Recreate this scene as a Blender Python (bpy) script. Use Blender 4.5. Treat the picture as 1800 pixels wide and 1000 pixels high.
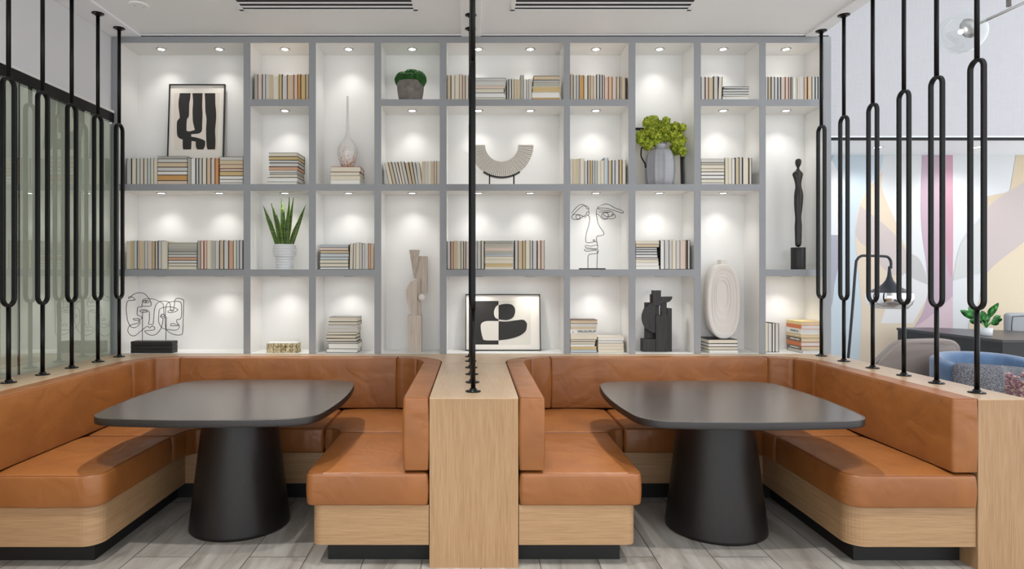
import bpy, bmesh, math, random
from mathutils import Vector, Matrix, noise
S = bpy.context.scene
for o in list(bpy.data.objects): bpy.data.objects.remove(o)
COL = S.collection
# ---------------------------------------------------------------- camera, world, exposure
F = 1130.0; CX = 833.0; CY = 481.0; EYE = 1.5
cam_data = bpy.data.cameras.new('camera'); cam = bpy.data.objects.new('camera', cam_data); COL.objects.link(cam)
cam.location = (0, 0, EYE); cam.rotation_euler = (math.pi/2, 0, 0)
cam_data.sensor_width = 36.0; cam_data.lens = F/1800*36
cam_data.shift_x = (900-CX)/1800; cam_data.shift_y = (CY-500)/1800
cam_data.clip_start = 0.05; cam_data.clip_end = 100
S.camera = cam
W = bpy.data.worlds.new('world'); S.world = W; W.use_nodes = True
W.node_tree.nodes['Background'].inputs[0].default_value = (0.93, 0.96, 1.0, 1)
W.node_tree.nodes['Background'].inputs[1].default_value = 1.6
S.view_settings.view_transform = 'Standard'; S.view_settings.look = 'None'
S.view_settings.gamma = 1.0; S.view_settings.use_curve_mapping = False
S.view_settings.exposure = 0.42
NICHE_W = 3.9      # power of each shelf puck light
CAN_W = 140.0       # power of each ceiling downlight
def PX(x, Y): return (x-CX)*Y/F
def PZ(y, Y): return EYE-(y-CY)*Y/F
R = random.Random(7)

# ---------------------------------------------------------------- materials
def srgb(r, g, b):
    f = lambda c: (c/255/12.92 if c/255 <= .04045 else ((c/255+.055)/1.055)**2.4)
    return (f(r), f(g), f(b), 1)
MC = {}
def mat(name, col, rough=.6, metal=0, spec=.5, **kw):
    if name in MC: return MC[name]
    m = bpy.data.materials.new(name); m.use_nodes = True
    b = m.node_tree.nodes['Principled BSDF']
    b.inputs['Base Color'].default_value = col; b.inputs['Roughness'].default_value = rough
    b.inputs['Metallic'].default_value = metal; b.inputs['Specular IOR Level'].default_value = spec
    for k, v in kw.items(): b.inputs[k.replace('_', ' ')].default_value = v
    MC[name] = m; return m
class NT:
    def __init__(s, m): s.m = m; s.t = m.node_tree; s.b = s.t.nodes['Principled BSDF']
    def n(s, typ, **kw):
        x = s.t.nodes.new(typ)
        for k, v in kw.items():
            if hasattr(x, k): setattr(x, k, v)
            else: x.inputs[k].default_value = v
        return x
    def l(s, a, b): s.t.links.new(a, b)
    def coords(s, scale, rot=(0,0,0)):
        tc = s.n('ShaderNodeTexCoord'); mp = s.n('ShaderNodeMapping')
        mp.inputs['Scale'].default_value = scale; mp.inputs['Rotation'].default_value = rot
        s.l(tc.outputs['Object'], mp.inputs['Vector']); return mp.outputs[0]
    def noise(s, vec, scale, detail=4, rough=.55, dist=0):
        x = s.n('ShaderNodeTexNoise'); x.inputs['Scale'].default_value = scale; x.inputs['Detail'].default_value = detail
        x.inputs['Roughness'].default_value = rough; x.inputs['Distortion'].default_value = dist
        s.l(vec, x.inputs['Vector']); return x.outputs['Fac']
    def ramp(s, fac, stops):
        x = s.n('ShaderNodeValToRGB'); e = x.color_ramp.elements
        while len(e) < len(stops): e.new(.5)
        for i, (p, c) in enumerate(stops): e[i].position = p; e[i].color = c
        s.l(fac, x.inputs[0]); return x.outputs[0]
    def bump(s, h, strength=.2, dist=.01, prev=None):
        x = s.n('ShaderNodeBump'); x.inputs['Strength'].default_value = strength; x.inputs['Distance'].default_value = dist
        s.l(h, x.inputs['Height'])
        if prev is not None: s.l(prev, x.inputs['Normal'])
        s.l(x.outputs[0], s.b.inputs['Normal']); return x.outputs[0]
def wood(name, dark, mid, light, axis, rough=.45, sc=1.0):
    m = mat(name, mid, rough); n = NT(m)
    s = {'x': (1.6, 60, 60), 'y': (60, 1.6, 60), 'z': (60, 60, 1.6), 'h': (1.6, 1.6, 60)}[axis]
    v = n.coords(tuple(a*sc for a in s))
    w = n.coords({'x': (.5, 5, 5), 'y': (5, .5, 5), 'z': (5, 5, .45), 'h': (.5, .5, 5)}[axis])
    a = n.noise(v, 3.0, 6, .65, .3)
    b = n.noise(w, 1.3, 3, .5, 1.6)
    wv = n.n('ShaderNodeMath', operation='MULTIPLY'); n.l(b, wv.inputs[0]); wv.inputs[1].default_value = 11
    sn = n.n('ShaderNodeMath', operation='SINE'); n.l(wv.outputs[0], sn.inputs[0])
    mx = n.n('ShaderNodeMath', operation='MULTIPLY_ADD'); n.l(sn.outputs[0], mx.inputs[0]); mx.inputs[1].default_value = .055; n.l(a, mx.inputs[2])
    c = n.ramp(mx.outputs[0], [(.28, dark), (.5, mid), (.72, light)])
    n.l(c, n.b.inputs['Base Color']); n.bump(a, .08, .004)
    return m
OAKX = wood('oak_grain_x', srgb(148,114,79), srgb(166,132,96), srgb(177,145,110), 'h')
OAKY = wood('oak_lit_top_y', srgb(180,150,118), srgb(194,167,137), srgb(204,180,152), 'y', .32)  # partition tops: paler copy of the oak, overhead light put into its colour
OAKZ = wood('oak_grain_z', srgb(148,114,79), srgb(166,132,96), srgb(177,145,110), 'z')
OAKB = wood('oak_lit_top_back', srgb(180,150,118), srgb(194,167,137), srgb(204,180,152), 'x', .32)  # rear ledge top: same oak with its brightness in light mixed into the colour
ESPX = wood('dark_stained_wood_x', srgb(54,48,44), srgb(64,57,52), srgb(76,68,62), 'x', .24)
ESPX.node_tree.nodes['Principled BSDF'].inputs['IOR'].default_value = 1.95
ESPE = wood('dark_stained_edge', srgb(24,20,19), srgb(31,26,24), srgb(42,36,33), 'h', .4)
ESPZ = wood('dark_stained_wood_z', srgb(19,16,15), srgb(25,21,20), srgb(34,29,26), 'z', .40)
ASH = wood('pale_ash_wood', srgb(172,156,142), srgb(200,187,173), srgb(214,203,190), 'z', .6)
def leather():
    m = mat('tan_leather', srgb(182,110,60), .38); n = NT(m)
    v = n.coords((1,1,1)); a = n.noise(v, 3.2, 3, .5, .8)
    c = n.ramp(a, [(.3, srgb(133,81,40)), (.7, srgb(150,94,47))]); n.l(c, n.b.inputs['Base Color'])
    f = n.noise(v, 420, 2, .5); p = n.bump(f, .12, .002)
    v2 = n.coords((4, 3, 4)); g = n.noise(v2, 1.6, 2, .4, 1.1); n.bump(g, .40, .02, p)
    return m
LEATHER = leather()
SEAM = mat('leather_seam', srgb(120,66,34), .6)
BLACK = mat('black_metal', srgb(9,9,9), .38, 0, .25)
TOE = mat('black_toe_kick', srgb(16,15,15), .6)
def paint(name, c, rough=.55): return mat(name, c, rough)
WHITE = paint('white_paint', srgb(236,235,232))
EDGE_SHADE = paint('shaded_white_edge', srgb(150,152,155), .5)  # bookcase white coloured down to grey for shade on the front edges
CEIL = paint('ceiling_paint', srgb(245,247,249), .8)
def wallpaper():
    m = mat('woven_grey_wallpaper', srgb(206,206,209), .8); n = NT(m)
    a = n.noise(n.coords((60,60,2)), 3, 3); b = n.noise(n.coords((2,2,60)), 3, 3)
    s = n.n('ShaderNodeMath', operation='ADD'); n.l(a, s.inputs[0]); n.l(b, s.inputs[1])
    c = n.ramp(s.outputs[0], [(.35, srgb(202,202,205)), (.65, srgb(210,210,213))])
    x = n.n('ShaderNodeMath', operation='MULTIPLY'); n.l(s.outputs[0], x.inputs[0]); x.inputs[1].default_value = .5
    c = n.ramp(x.outputs[0], [(.35, srgb(185,184,187)), (.65, srgb(195,194,197))])
    n.l(c, n.b.inputs['Base Color']); return m
WALLP = wallpaper()
def tile():
    m = mat('grey_plank_tile', srgb(165,160,152), .38); n = NT(m)
    tc = n.n('ShaderNodeTexCoord'); sp = n.n('ShaderNodeSeparateXYZ'); n.l(tc.outputs['Object'], sp.inputs[0])
    cb = n.n('ShaderNodeCombineXYZ')
    ax = n.n('ShaderNodeMath', operation='ADD'); n.l(sp.outputs[1], ax.inputs[0]); ax.inputs[1].default_value = 10-3.645+1.22*.0
    ay = n.n('ShaderNodeMath', operation='ADD'); n.l(sp.outputs[0], ay.inputs[0]); ay.inputs[1].default_value = .884+.3066*40
    n.l(ax.outputs[0], cb.inputs[0]); n.l(ay.outputs[0], cb.inputs[1])
    br = n.n('ShaderNodeTexBrick'); br.offset = .33; br.offset_frequency = 2
    n.l(cb.outputs[0], br.inputs['Vector']); br.inputs['Scale'].default_value = 1
    br.inputs['Mortar Size'].default_value = .003; br.inputs['Mortar Smooth'].default_value = .2
    br.inputs['Brick Width'].default_value = 1.22; br.inputs['Row Height'].default_value = .3066
    br.inputs['Color1'].default_value = (0,0,0,1); br.inputs['Color2'].default_value = (1,1,1,1)
    vor = n.n('ShaderNodeVectorMath', operation='MULTIPLY_ADD')
    n.l(br.outputs['Color'], vor.inputs[0]); vor.inputs[1].default_value = (7,3,5); n.l(tc.outputs['Object'], vor.inputs[2])
    mp = n.n('ShaderNodeMapping'); mp.inputs['Scale'].default_value = (5.5, .9, 1); mp.inputs['Rotation'].default_value = (0,0,math.radians(-12))
    n.l(vor.outputs[0], mp.inputs[0])
    a = n.noise(mp.outputs[0], 1.6, 7, .6, 1.2)
    c = n.ramp(a, [(.25, srgb(122,115,106)), (.40, srgb(158,152,143)), (.6, srgb(180,176,169)), (.8, srgb(193,190,184))])
    mx = n.n('ShaderNodeMix', data_type='RGBA'); n.l(br.outputs['Fac'], mx.inputs[0]); n.l(c, mx.inputs[6]); mx.inputs[7].default_value = srgb(92,88,82)
    n.l(mx.outputs[2], n.b.inputs['Base Color']); return m
TILE = tile()
def glass_mat(name='partition_glass', tint=(.95,.965,.94,1), ior=2.9):
    m = bpy.data.materials.new(name); m.use_nodes = True; t = m.node_tree; t.nodes.clear()
    o = t.nodes.new('ShaderNodeOutputMaterial'); mx = t.nodes.new('ShaderNodeMixShader')
    tr = t.nodes.new('ShaderNodeBsdfTransparent'); tr.inputs[0].default_value = tint
    gl = t.nodes.new('ShaderNodeBsdfGlossy'); gl.inputs['Roughness'].default_value = 0; gl.inputs[0].default_value = (.95,1,.95,1)
    fr = t.nodes.new('ShaderNodeFresnel'); fr.inputs['IOR'].default_value = 1.9 if ior is None else ior
    ge = t.nodes.new('ShaderNodeNewGeometry'); ma = t.nodes.new('ShaderNodeMath'); ma.operation = 'SUBTRACT'; ma.inputs[0].default_value = 1
    mu_ = t.nodes.new('ShaderNodeMath'); mu_.operation = 'MULTIPLY'; t.links.new(ge.outputs['Backfacing'], ma.inputs[1]); t.links.new(ma.outputs[0], mu_.inputs[0]); t.links.new(fr.outputs[0], mu_.inputs[1])
    t.links.new(mu_.outputs[0], mx.inputs[0]); t.links.new(tr.outputs[0], mx.inputs[1]); t.links.new(gl.outputs[0], mx.inputs[2])
    t.links.new(mx.outputs[0], o.inputs[0]); return m
GLASS = glass_mat(); CLEAR = glass_mat('clear_glass', (.97,.98,.98,1), 1.5); GLOBE = glass_mat('globe_glass', (.94,.95,.95,1), 1.9)
def emis(name, col, st):
    m = mat(name, (1,1,1,1)); b = m.node_tree.nodes['Principled BSDF']
    b.inputs['Emission Color'].default_value = col; b.inputs['Emission Strength'].default_value = st; return m

# ---------------------------------------------------------------- mesh helpers
class MB:
    def __init__(s): s.bm = bmesh.new(); s.mats = []; s.smooth = False
    def mi(s, m):
        if m is None: return 0
        if m not in s.mats: s.mats.append(m)
        return s.mats.index(m)
    def faces(s, vs, fs, m=None, smooth=False):
        i = s.mi(m); bv = [s.bm.verts.new(v) for v in vs]; out = []
        for f in fs:
            try: g = s.bm.faces.new([bv[k] for k in f])
            except ValueError: continue
            g.material_index = i; g.smooth = smooth; out.append(g)
        return out
    def box(s, x0, x1, y0, y1, z0, z1, m=None, M=None):
        vs = [Vector((x, y, z)) for z in (z0, z1) for y in (y0, y1) for x in (x0, x1)]
        if M is not None: vs = [M @ v for v in vs]
        return s.faces(vs, [(0,2,3,1),(4,5,7,6),(0,1,5,4),(2,6,7,3),(0,4,6,2),(1,3,7,5)], m)
    def loft(s, rings, m=None, smooth=True, cap0=True, cap1=True, closed=True):
        n = len(rings[0]); vs = [v for r in rings for v in r]; fs = []
        for i in range(len(rings)-1):
            for j in range(n if closed else n-1):
                k = (j+1) % n; fs.append((i*n+j, i*n+k, (i+1)*n+k, (i+1)*n+j))
        i = s.mi(m); bv = [s.bm.verts.new(v) for v in vs]
        for f in fs:
            try: g = s.bm.faces.new([bv[k] for k in f]); g.material_index = i; g.smooth = smooth
            except ValueError: pass
        if closed:
            for on, base, rev in ((cap0, 0, True), (cap1, (len(rings)-1)*n, False)):
                if on and n > 2:
                    q = [bv[base+j] for j in range(n)]
                    if rev: q.reverse()
                    try: g = s.bm.faces.new(q); g.material_index = i; g.smooth = False
                    except ValueError: pass
    def cyl(s, c, r, h, m=None, n=24, r2=None, axis='z', smooth=True):
        r2 = r if r2 is None else r2; c = Vector(c); rs = []
        for t, rr in ((0, r), (h, r2)):
            ring = []
            for j in range(n):
                a = 2*math.pi*j/n; p = (rr*math.cos(a), rr*math.sin(a))
                ring.append(c+Vector({'z': (p[0], p[1], t), 'y': (p[0], -t*-1, p[1]), 'x': (t, p[0], p[1])}[axis]))
            rs.append(ring)
        s.loft(rs, m, smooth)
    def lathe(s, c, prof, m=None, n=32, cap0=True, cap1=True, rfun=None, smooth=True):
        c = Vector(c); rs = []
        for r, z in prof:
            rs.append([c+Vector(((r if rfun is None else rfun(r, z, 2*math.pi*j/n))*math.cos(2*math.pi*j/n), (r if rfun is None else rfun(r, z, 2*math.pi*j/n))*math.sin(2*math.pi*j/n), z)) for j in range(n)])
        s.loft(rs, m, smooth, cap0, cap1)
    def tube(s, pts, r, m=None, n=8, closed=False, radii=None):
        pts = [Vector(p) for p in pts]; N = len(pts); rs = []
        t0 = (pts[1]-pts[0]).normalized(); u = t0.orthogonal().normalized()
        for i, p in enumerate(pts):
            if closed: t = (pts[(i+1) % N]-pts[i-1]).normalized()
            else: t = (pts[min(i+1, N-1)]-pts[max(i-1, 0)]).normalized()
            u = (u-t*u.dot(t)); u = u.normalized() if u.length > 1e-6 else t.orthogonal().normalized()
            w = t.cross(u); rr = radii[i] if radii else r
            rs.append([p+(u*math.cos(2*math.pi*j/n)+w*math.sin(2*math.pi*j/n))*rr for j in range(n)])
        if closed: rs.append([v.copy() for v in rs[0]])
        s.loft(rs, m, True, not closed, not closed)
    def prism(s, poly, z0, z1, m=None, mtop=None, smooth=False):
        n = len(poly); lo = [Vector((p[0], p[1], z0)) for p in poly]; hi = [Vector((p[0], p[1], z1)) for p in poly]
        s.faces(lo+hi, [tuple(range(n-1, -1, -1))], m); s.faces(lo+hi, [tuple(range(n, 2*n))], mtop or m)
        s.faces(lo+hi, [(i, (i+1) % n, n+(i+1) % n, n+i) for i in range(n)], m, smooth)
    def prismy(s, poly, y0, y1, m=None):     # poly in x,z, extruded along y
        n = len(poly); a = [Vector((p[0], y0, p[1])) for p in poly]; b = [Vector((p[0], y1, p[1])) for p in poly]
        s.faces(a+b, [tuple(range(n)), tuple(range(2*n-1, n-1, -1))]+[(i, n+i, n+(i+1) % n, (i+1) % n) for i in range(n)], m)
    def ball(s, c, r, m=None, sub=2, sc=(1,1,1), disp=0, f=20, seed=0):
        b = bmesh.new(); bmesh.ops.create_icosphere(b, subdivisions=sub, radius=1)
        vs = []
        for v in b.verts:
            k = 1+(disp*noise.noise(v.co*f+Vector((seed, seed*2, 0))) if disp else 0)
            vs.append(Vector(c)+Vector((v.co.x*sc[0], v.co.y*sc[1], v.co.z*sc[2]))*r*k)
        fs = [tuple(v.index for v in fc.verts) for fc in b.faces]; b.free()
        s.faces(vs, fs, m, True)
def new_obj(name, mb, parent=None, default=None, bevel=0, seg=2, tri=False, merge=False):
    bm = mb.bm
    if merge: bmesh.ops.remove_doubles(bm, verts=bm.verts, dist=1e-5)
    if tri:
        bm.normal_update(); bmesh.ops.triangulate(bm, faces=[f for f in bm.faces if len(f.verts) > 4])
    bmesh.ops.recalc_face_normals(bm, faces=bm.faces) if not getattr(mb, 'flat', False) else None
    if parent is not None:
        q = parent; off = Vector((0,0,0))
        while q is not None: off += Vector(q.location); q = q.parent
        bmesh.ops.translate(bm, verts=bm.verts, vec=-off)
    me = bpy.data.meshes.new(name); bm.to_mesh(me); bm.free()
    for m in (mb.mats or [default]):
        if m: me.materials.append(m)
    o = bpy.data.objects.new(name, me); COL.objects.link(o)
    if parent is not None: o.parent = parent
    if bevel:
        b = o.modifiers.new('bevel', 'BEVEL'); b.width = bevel; b.segments = seg; b.limit_method = 'ANGLE'; b.angle_limit = math.radians(40)
        for p in me.polygons: pass
    return o
def tag(o, label, cat, group=None):
    o['label'] = label; o['category'] = cat
    if group: o['group'] = group
    return o
def thing(name, loc, label, cat, group=None):
    o = bpy.data.objects.new(name, None); COL.objects.link(o); o.location = loc; o.empty_display_size = .05
    return tag(o, label, cat, group)
def struct(name, mb, **kw):
    o = new_obj(name, mb, **kw); o['kind'] = 'structure'; return o
def copy_tree(o, parent=None):
    c = o.copy(); COL.objects.link(c); c.parent = parent
    for ch in [x for x in bpy.data.objects if x.parent == o]: copy_tree(ch, c)
    return c
def round_poly(pts, rad, n=6):
    out = []; N = len(pts)
    for i in range(N):
        p = Vector(pts[i]); r = rad[i] if isinstance(rad, (list, tuple)) else rad
        if r <= 0: out.append((p.x, p.y)); continue
        a = Vector(pts[i-1])-p; b = Vector(pts[(i+1) % N])-p
        la, lb = a.length, b.length; a.normalize(); b.normalize()
        ang = a.angle(b); d = min(r/math.tan(ang/2), la*.49, lb*.49); rr = d*math.tan(ang/2)
        c = p+(a+b).normalized()*(rr/math.sin(ang/2)); s = p+a*d-c; e = p+b*d-c
        th = s.angle(e)
        for k in range(n+1):
            t = k/n; q = (s*math.sin((1-t)*th)+e*math.sin(t*th))/math.sin(th); out.append((c.x+q.x, c.y+q.y))
    return out
def densify(poly, step=.06):
    out = []
    for i in range(len(poly)):
        a = Vector(poly[i]); b = Vector(poly[(i+1) % len(poly)]); n = max(1, int((b-a).length/step))
        for k in range(n): q = a.lerp(b, k/n); out.append((q.x, q.y))
    return out
def area(p): return sum(p[i][0]*p[(i+1) % len(p)][1]-p[(i+1) % len(p)][0]*p[i][1] for i in range(len(p)))/2
def inset(poly, d):
    out = []; N = len(poly)
    for i in range(N):
        a = Vector(poly[i-1]); b = Vector(poly[i]); c = Vector(poly[(i+1) % N])
        e1 = (b-a); e2 = (c-b)
        if e1.length < 1e-7: e1 = e2
        if e2.length < 1e-7: e2 = e1
        e1 = e1.normalized(); e2 = e2.normalized()
        n1 = Vector((-e1.y, e1.x)); n2 = Vector((-e2.y, e2.x)); k = n1+n2
        k = k/max(.3, k.length_squared/2) if k.length > 1e-6 else n1
        out.append((b.x+k.x*d, b.y+k.y*d))
    return out
def cushion(mb, poly, z0, z1, r=.03, crown=.012, bulge=.004, center=None, m=None, seed=0, ngon=False):
    if area(poly) < 0: poly = poly[::-1]
    poly = densify(poly); rings = []
    def ring(d, z): return [Vector((x, y, z)) for x, y in inset(poly, d)]
    for k in range(4): a = k/3*math.pi/2; rings.append(ring(r*.5*(1-math.sin(a)), z0+r*.5*(1-math.cos(a))))
    for k in range(1, 6): t = k/6; rings.append(ring(-bulge*math.sin(math.pi*t), z0+r*.5+(z1-r-z0-r*.5)*t))
    for k in range(5): a = k/4*math.pi/2; rings.append(ring(r*(1-math.cos(a)), z1-r+r*math.sin(a)))
    if not ngon:
        last = rings[-1]
        c = Vector(center) if center else Vector((sum(p[0] for p in poly)/len(poly), sum(p[1] for p in poly)/len(poly)))
        for k in range(1, 14):
            t = k/14; rg = []
            for v in last:
                q = Vector((v.x, v.y)).lerp(c, t)
                w = noise.noise(Vector((q.x*5+seed*3, q.y*2.5, seed*1.7)))*.004*min(1, t*4)
                rg.append(Vector((q.x, q.y, z1+crown*(1-(1-t)**3)+w)))
            rings.append(rg)
    mb.loft(rings, m, True)
def catmull(pts, n=6, closed=False):
    P = [Vector(p) for p in pts]; out = []; N = len(P)
    rng = range(N) if closed else range(N-1)
    for i in rng:
        p0 = P[i-1] if (closed or i > 0) else P[0]; p1 = P[i]; p2 = P[(i+1) % N]; p3 = P[(i+2) % N] if (closed or i+2 < N) else P[-1]
        for k in range(n):
            t = k/n; out.append(.5*((2*p1)+(p2-p0)*t+(2*p0-5*p1+4*p2-p3)*t*t+(3*p1-p0-3*p2+p3)*t**3))
    if not closed: out.append(P[-1])
    return out
ORD = ['', 'first','second','third','fourth','fifth','sixth','seventh','eighth','ninth','tenth','eleventh','twelfth','thirteenth','fourteenth','fifteenth','sixteenth','seventeenth','eighteenth','nineteenth']
# ---------------------------------------------------------------- ceiling downlights and lamps
ZC = 3.384; YB = 5.07
def spot(name, loc, power, size, blend, parent, radius=.02, col=(1,.97,.93)):
    l = bpy.data.lights.new(name, 'SPOT'); l.energy = power; l.spot_size = math.radians(size); l.spot_blend = blend
    l.shadow_soft_size = radius; l.color = col
    o = bpy.data.objects.new(name, l); COL.objects.link(o); o.parent = parent
    q = parent; off = Vector((0,0,0))
    while q is not None: off += Vector(q.location); q = q.parent
    o.location = Vector(loc)-off; return o
BULB = emis('lamp_glow', (1,.97,.92,1), 9.0)
RING = mat('brushed_ring', srgb(190,190,188), .35, .6)
def can_light(x, y, label, power=CAN_W, size=86):
    t = thing('recessed_downlight', (x, y, ZC-.012), label, 'ceiling light', 'downlights in the ceiling over the booths')
    m = MB(); m.lathe((x, y, ZC-.012), [(.045,.012),(.045,.003),(.06,0),(.065,.004),(.065,.012)], RING, 28, False, False); new_obj('trim_ring', m, t)
    m = MB(); m.cyl((x, y, ZC-.006), .045, .004, BULB); new_obj('lens', m, t)
    spot('bulb', (x, y, ZC-.02), power, size, .65, t, .035)
can_light(-1.47, 3.90, 'recessed ceiling downlight directly above the left booth table', CAN_W*1.25, 60)
can_light(1.40, 3.86, 'recessed ceiling downlight directly above the right booth table', CAN_W*1.25, 60)
can_light(-1.40, 2.07, 'recessed ceiling downlight in front of the left booth table')
can_light(1.42, 2.07, 'recessed ceiling downlight in front of the right booth table')
can_light(0.0, 2.6, 'recessed ceiling downlight in front of the central oak partition', CAN_W*.75, 80)

# ---------------------------------------------------------------- room shell
m = MB(); m.box(-6.5, 9, -2.5, 11, -.05, 0, TILE); struct('floor', m)
m = MB(); m.box(-2.86, 2.71, -.6, YB, ZC, ZC+.5, CEIL); struct('ceiling', m)
# back wall behind the bookcase and above it
m = MB(); m.box(-2.86, 2.80, 5.46, 5.60, 0, 5.6, WHITE); struct('wall_back', m)
# left: soffit above the glass, and the dim room beyond it
m = MB(); m.box(-3.0, -2.862, -.6, 5.46, 2.765, ZC+.4, mat('brightened_wall', srgb(226,226,228), .8)); struct('wall_left', m)  # wallpaper coloured paler to add the light this wall lacks
m = MB(); m.box(-2.885, -2.835, -1, YB-.002, 2.689, 2.764, BLACK); struct('trim_1', m, bevel=.004)
m = MB(); m.box(-2.868, -2.834, -1, YB-.002, 2.7645, 2.782, WHITE); struct('trim_2', m)
m = MB(); m.box(-2.90, -2.868, -1, 5.46, 0, 2.688, mat('sage_backing', srgb(218,221,212), .85)); struct('wall_left_lower', m)
# glass panes of the left partition (one joint shows near the left edge of the view)
edges = [1.2, 2.6, 4.012, YB]
for i in range(3):
    m = MB(); m.box(-2.846, -2.836, edges[i]+.003, edges[i+1]-.003, .87, 2.69, GLASS); struct('window_%d' % (i+1), m)
    if i < 2:
        m = MB(); m.box(-2.847, -2.835, edges[i+1]-.003, edges[i+1]+.003, .87, 2.69, BLACK); struct('trim_%d' % (i+5), m)
# lobby on the right
MW = 9.2
LW = mat('lobby_white', srgb(236,238,240), .7)
m = MB(); m.box(2.80, 9, MW, MW+.1, 0, 3.20, LW); struct('wall_lobby', m)
ZS = 1.5+208*MW/F; YS = MW/1.125
m = MB(); m.box(2.80, 9, YS, MW+.1, ZS, ZS+.06, LW); struct('ceiling_lobby_soffit', m)
m = MB(); m.box(2.80, 9, YS+.004, YS+.1, ZS+.06, 6.0, WALLP); struct('wall_right_upper', m)
m = MB(); m.box(2.80, 9, YS-.02, YS+.003, ZS+.0, ZS+.035, BLACK); struct('trim_3', m)
m = MB(); m.box(2.71, 9, 2.0, 8.3, 6.0, 6.1, CEIL); struct('ceiling_lobby', m)
m = MB(); m.box(2.71, 2.74, -.6, 5.07, ZC, 6.0, CEIL); struct('wall_right_bulkhead', m)
m = MB(); m.box(2.742, 2.80, 5.461, 9.2, 0, 6.0, LW); struct('wall_lobby_side', m)
# ceiling rails that carry the screens
for i, (a, b) in enumerate(((-2.86, -2.624), (-.10, .054), (2.612, 2.709))):
    m = MB(); m.box(a, b, -.55, YB-.003, ZC-.0165, ZC-.0005, CEIL); struct('trim_%d' % (i+7), m, bevel=.003)
m = MB(); m.box(-2.85, 2.80, YB+.002, YB+.02, 3.372, ZC-.004, mat('shadow_gap', srgb(60,60,60), .8)); struct('trim_10', m)

# air diffusers
def diffuser(x0, x1, label):
    yf = 4.575; t = thing('linear_air_diffuser', ((x0+x1)/2, yf-.15, ZC), label, 'air vent', 'linear air diffusers in the ceiling')
    m = MB(); z0 = ZC-.006
    m.box(x0-.03, x1+.03, yf, yf+.02, z0, ZC, CEIL); m.box(x0-.03, x1+.03, yf-.30, yf-.272, z0, ZC, CEIL)
    m.box(x0-.03, x0, yf-.30, yf+.02, z0, ZC, CEIL); m.box(x1, x1+.03, yf-.30, yf+.02, z0, ZC, CEIL)
    new_obj('frame', m, t)
    for k in range(3):
        m = MB(); y = yf-.055-.065*k
        m.box(x0, x1, y, y+.018, z0, ZC, CEIL); new_obj('blade', m, t)
    m = MB(); m.box(x0, x1, yf-.272, yf, ZC-.0012, ZC-.0002, TOE); new_obj('dark_slot', m, t)
diffuser(-1.64, -.43, 'black slotted ceiling air diffuser over the left booth')
diffuser(.29, 1.52, 'black slotted ceiling air diffuser over the right booth')
m = MB(); m.lathe((-2.35, 4.51, ZC-.008), [(.060,0),(.067,.003),(.067,.008)], CEIL, 32, True, False)
t = thing('ceiling_cover_plate', (-2.35, 4.51, ZC), 'round white cover plate on the ceiling near the left screen', 'cover plate'); new_obj('plate', m, t)
m = MB(); m.cyl((-2.375, 4.50, ZC-.0095), .003, .002, BLACK, 8); m.cyl((-2.325, 4.53, ZC-.0095), .003, .002, BLACK, 8); new_obj('screws', m, t)

# ---------------------------------------------------------------- built-in bookcase
BD = .29; S0 = 222.9
bx = lambda x: (x-CX)/S0
bz = lambda y: 1.5+(CY-y)/S0
NX = [(209,428),(440,543),(555,658),(670,773),(785,991),(1002,1105),(1117,1220),(1232,1335),(1346,1448)]
H1 = (174.5,186); H2 = (323.5,335); H3 = (473.5,485.5)
HAS = {1:[H2,H3], 2:[H1,H2,H3], 3:[H2,H3], 4:[H1,H2], 5:[H1,H2,H3], 6:[H1,H2,H3], 7:[H2,H3], 8:[H1,H2], 9:[H1,H3]}
bc = thing('built_in_bookcase', (0, YB, .8675), 'tall white built-in bookcase with shade-grey front edges filling the back wall', 'bookcase')
m = MB(); m.box(bx(196), bx(1461), YB+BD, YB+BD+.02, .8675, 3.37, WHITE); new_obj('back_panel', m, bc)
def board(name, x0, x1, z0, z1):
    m = MB(); m.box(x0, x1, YB+.004, YB+BD, z0, z1, WHITE); m.box(x0, x1, YB, YB+.004, z0, z1, EDGE_SHADE); new_obj(name, m, bc, merge=False)
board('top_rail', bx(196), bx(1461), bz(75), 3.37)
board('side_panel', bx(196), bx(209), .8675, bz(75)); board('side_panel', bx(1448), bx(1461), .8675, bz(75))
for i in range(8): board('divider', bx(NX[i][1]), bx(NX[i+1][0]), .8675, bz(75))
NICHES = []
for i, (a, b) in enumerate(NX):
    tops = [75]
    for h in HAS[i+1]:
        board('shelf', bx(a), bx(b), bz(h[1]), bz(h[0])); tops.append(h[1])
    for tp in tops: NICHES.append((i+1, (a+b)/2, tp))
    m = MB(); m.box(bx(a), bx(b), YB+.004, YB+BD, .8676, .8700, WHITE); new_obj('bottom_shelf', m, bc)
proto = None
for col, xc, tp in NICHES:
    for dx in ((-.235, .235) if col == 1 else (-.21, .21) if col == 5 else (0,)):
        X = bx(xc)+dx+(.0 if col != 1 else .01); Z = bz(tp)
        f = bpy.data.objects.new('puck_light', None)
        m = MB(); c = (X, YB+.141, Z-.006)
        m.lathe(c, [(.026,.006),(.026,.001),(.034,0),(.041,.003),(.041,.006)], RING, 24, False, False)
        f = new_obj('puck_light', m, bc)
        m = MB(); m.cyl((X, YB+.141, Z-.004), .026, .003, BULB, 20); new_obj('lens', m, f)
        spot('bulb', (X, YB+.141, Z-.012), NICHE_W, 104, 1.0, f, .018)

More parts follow.
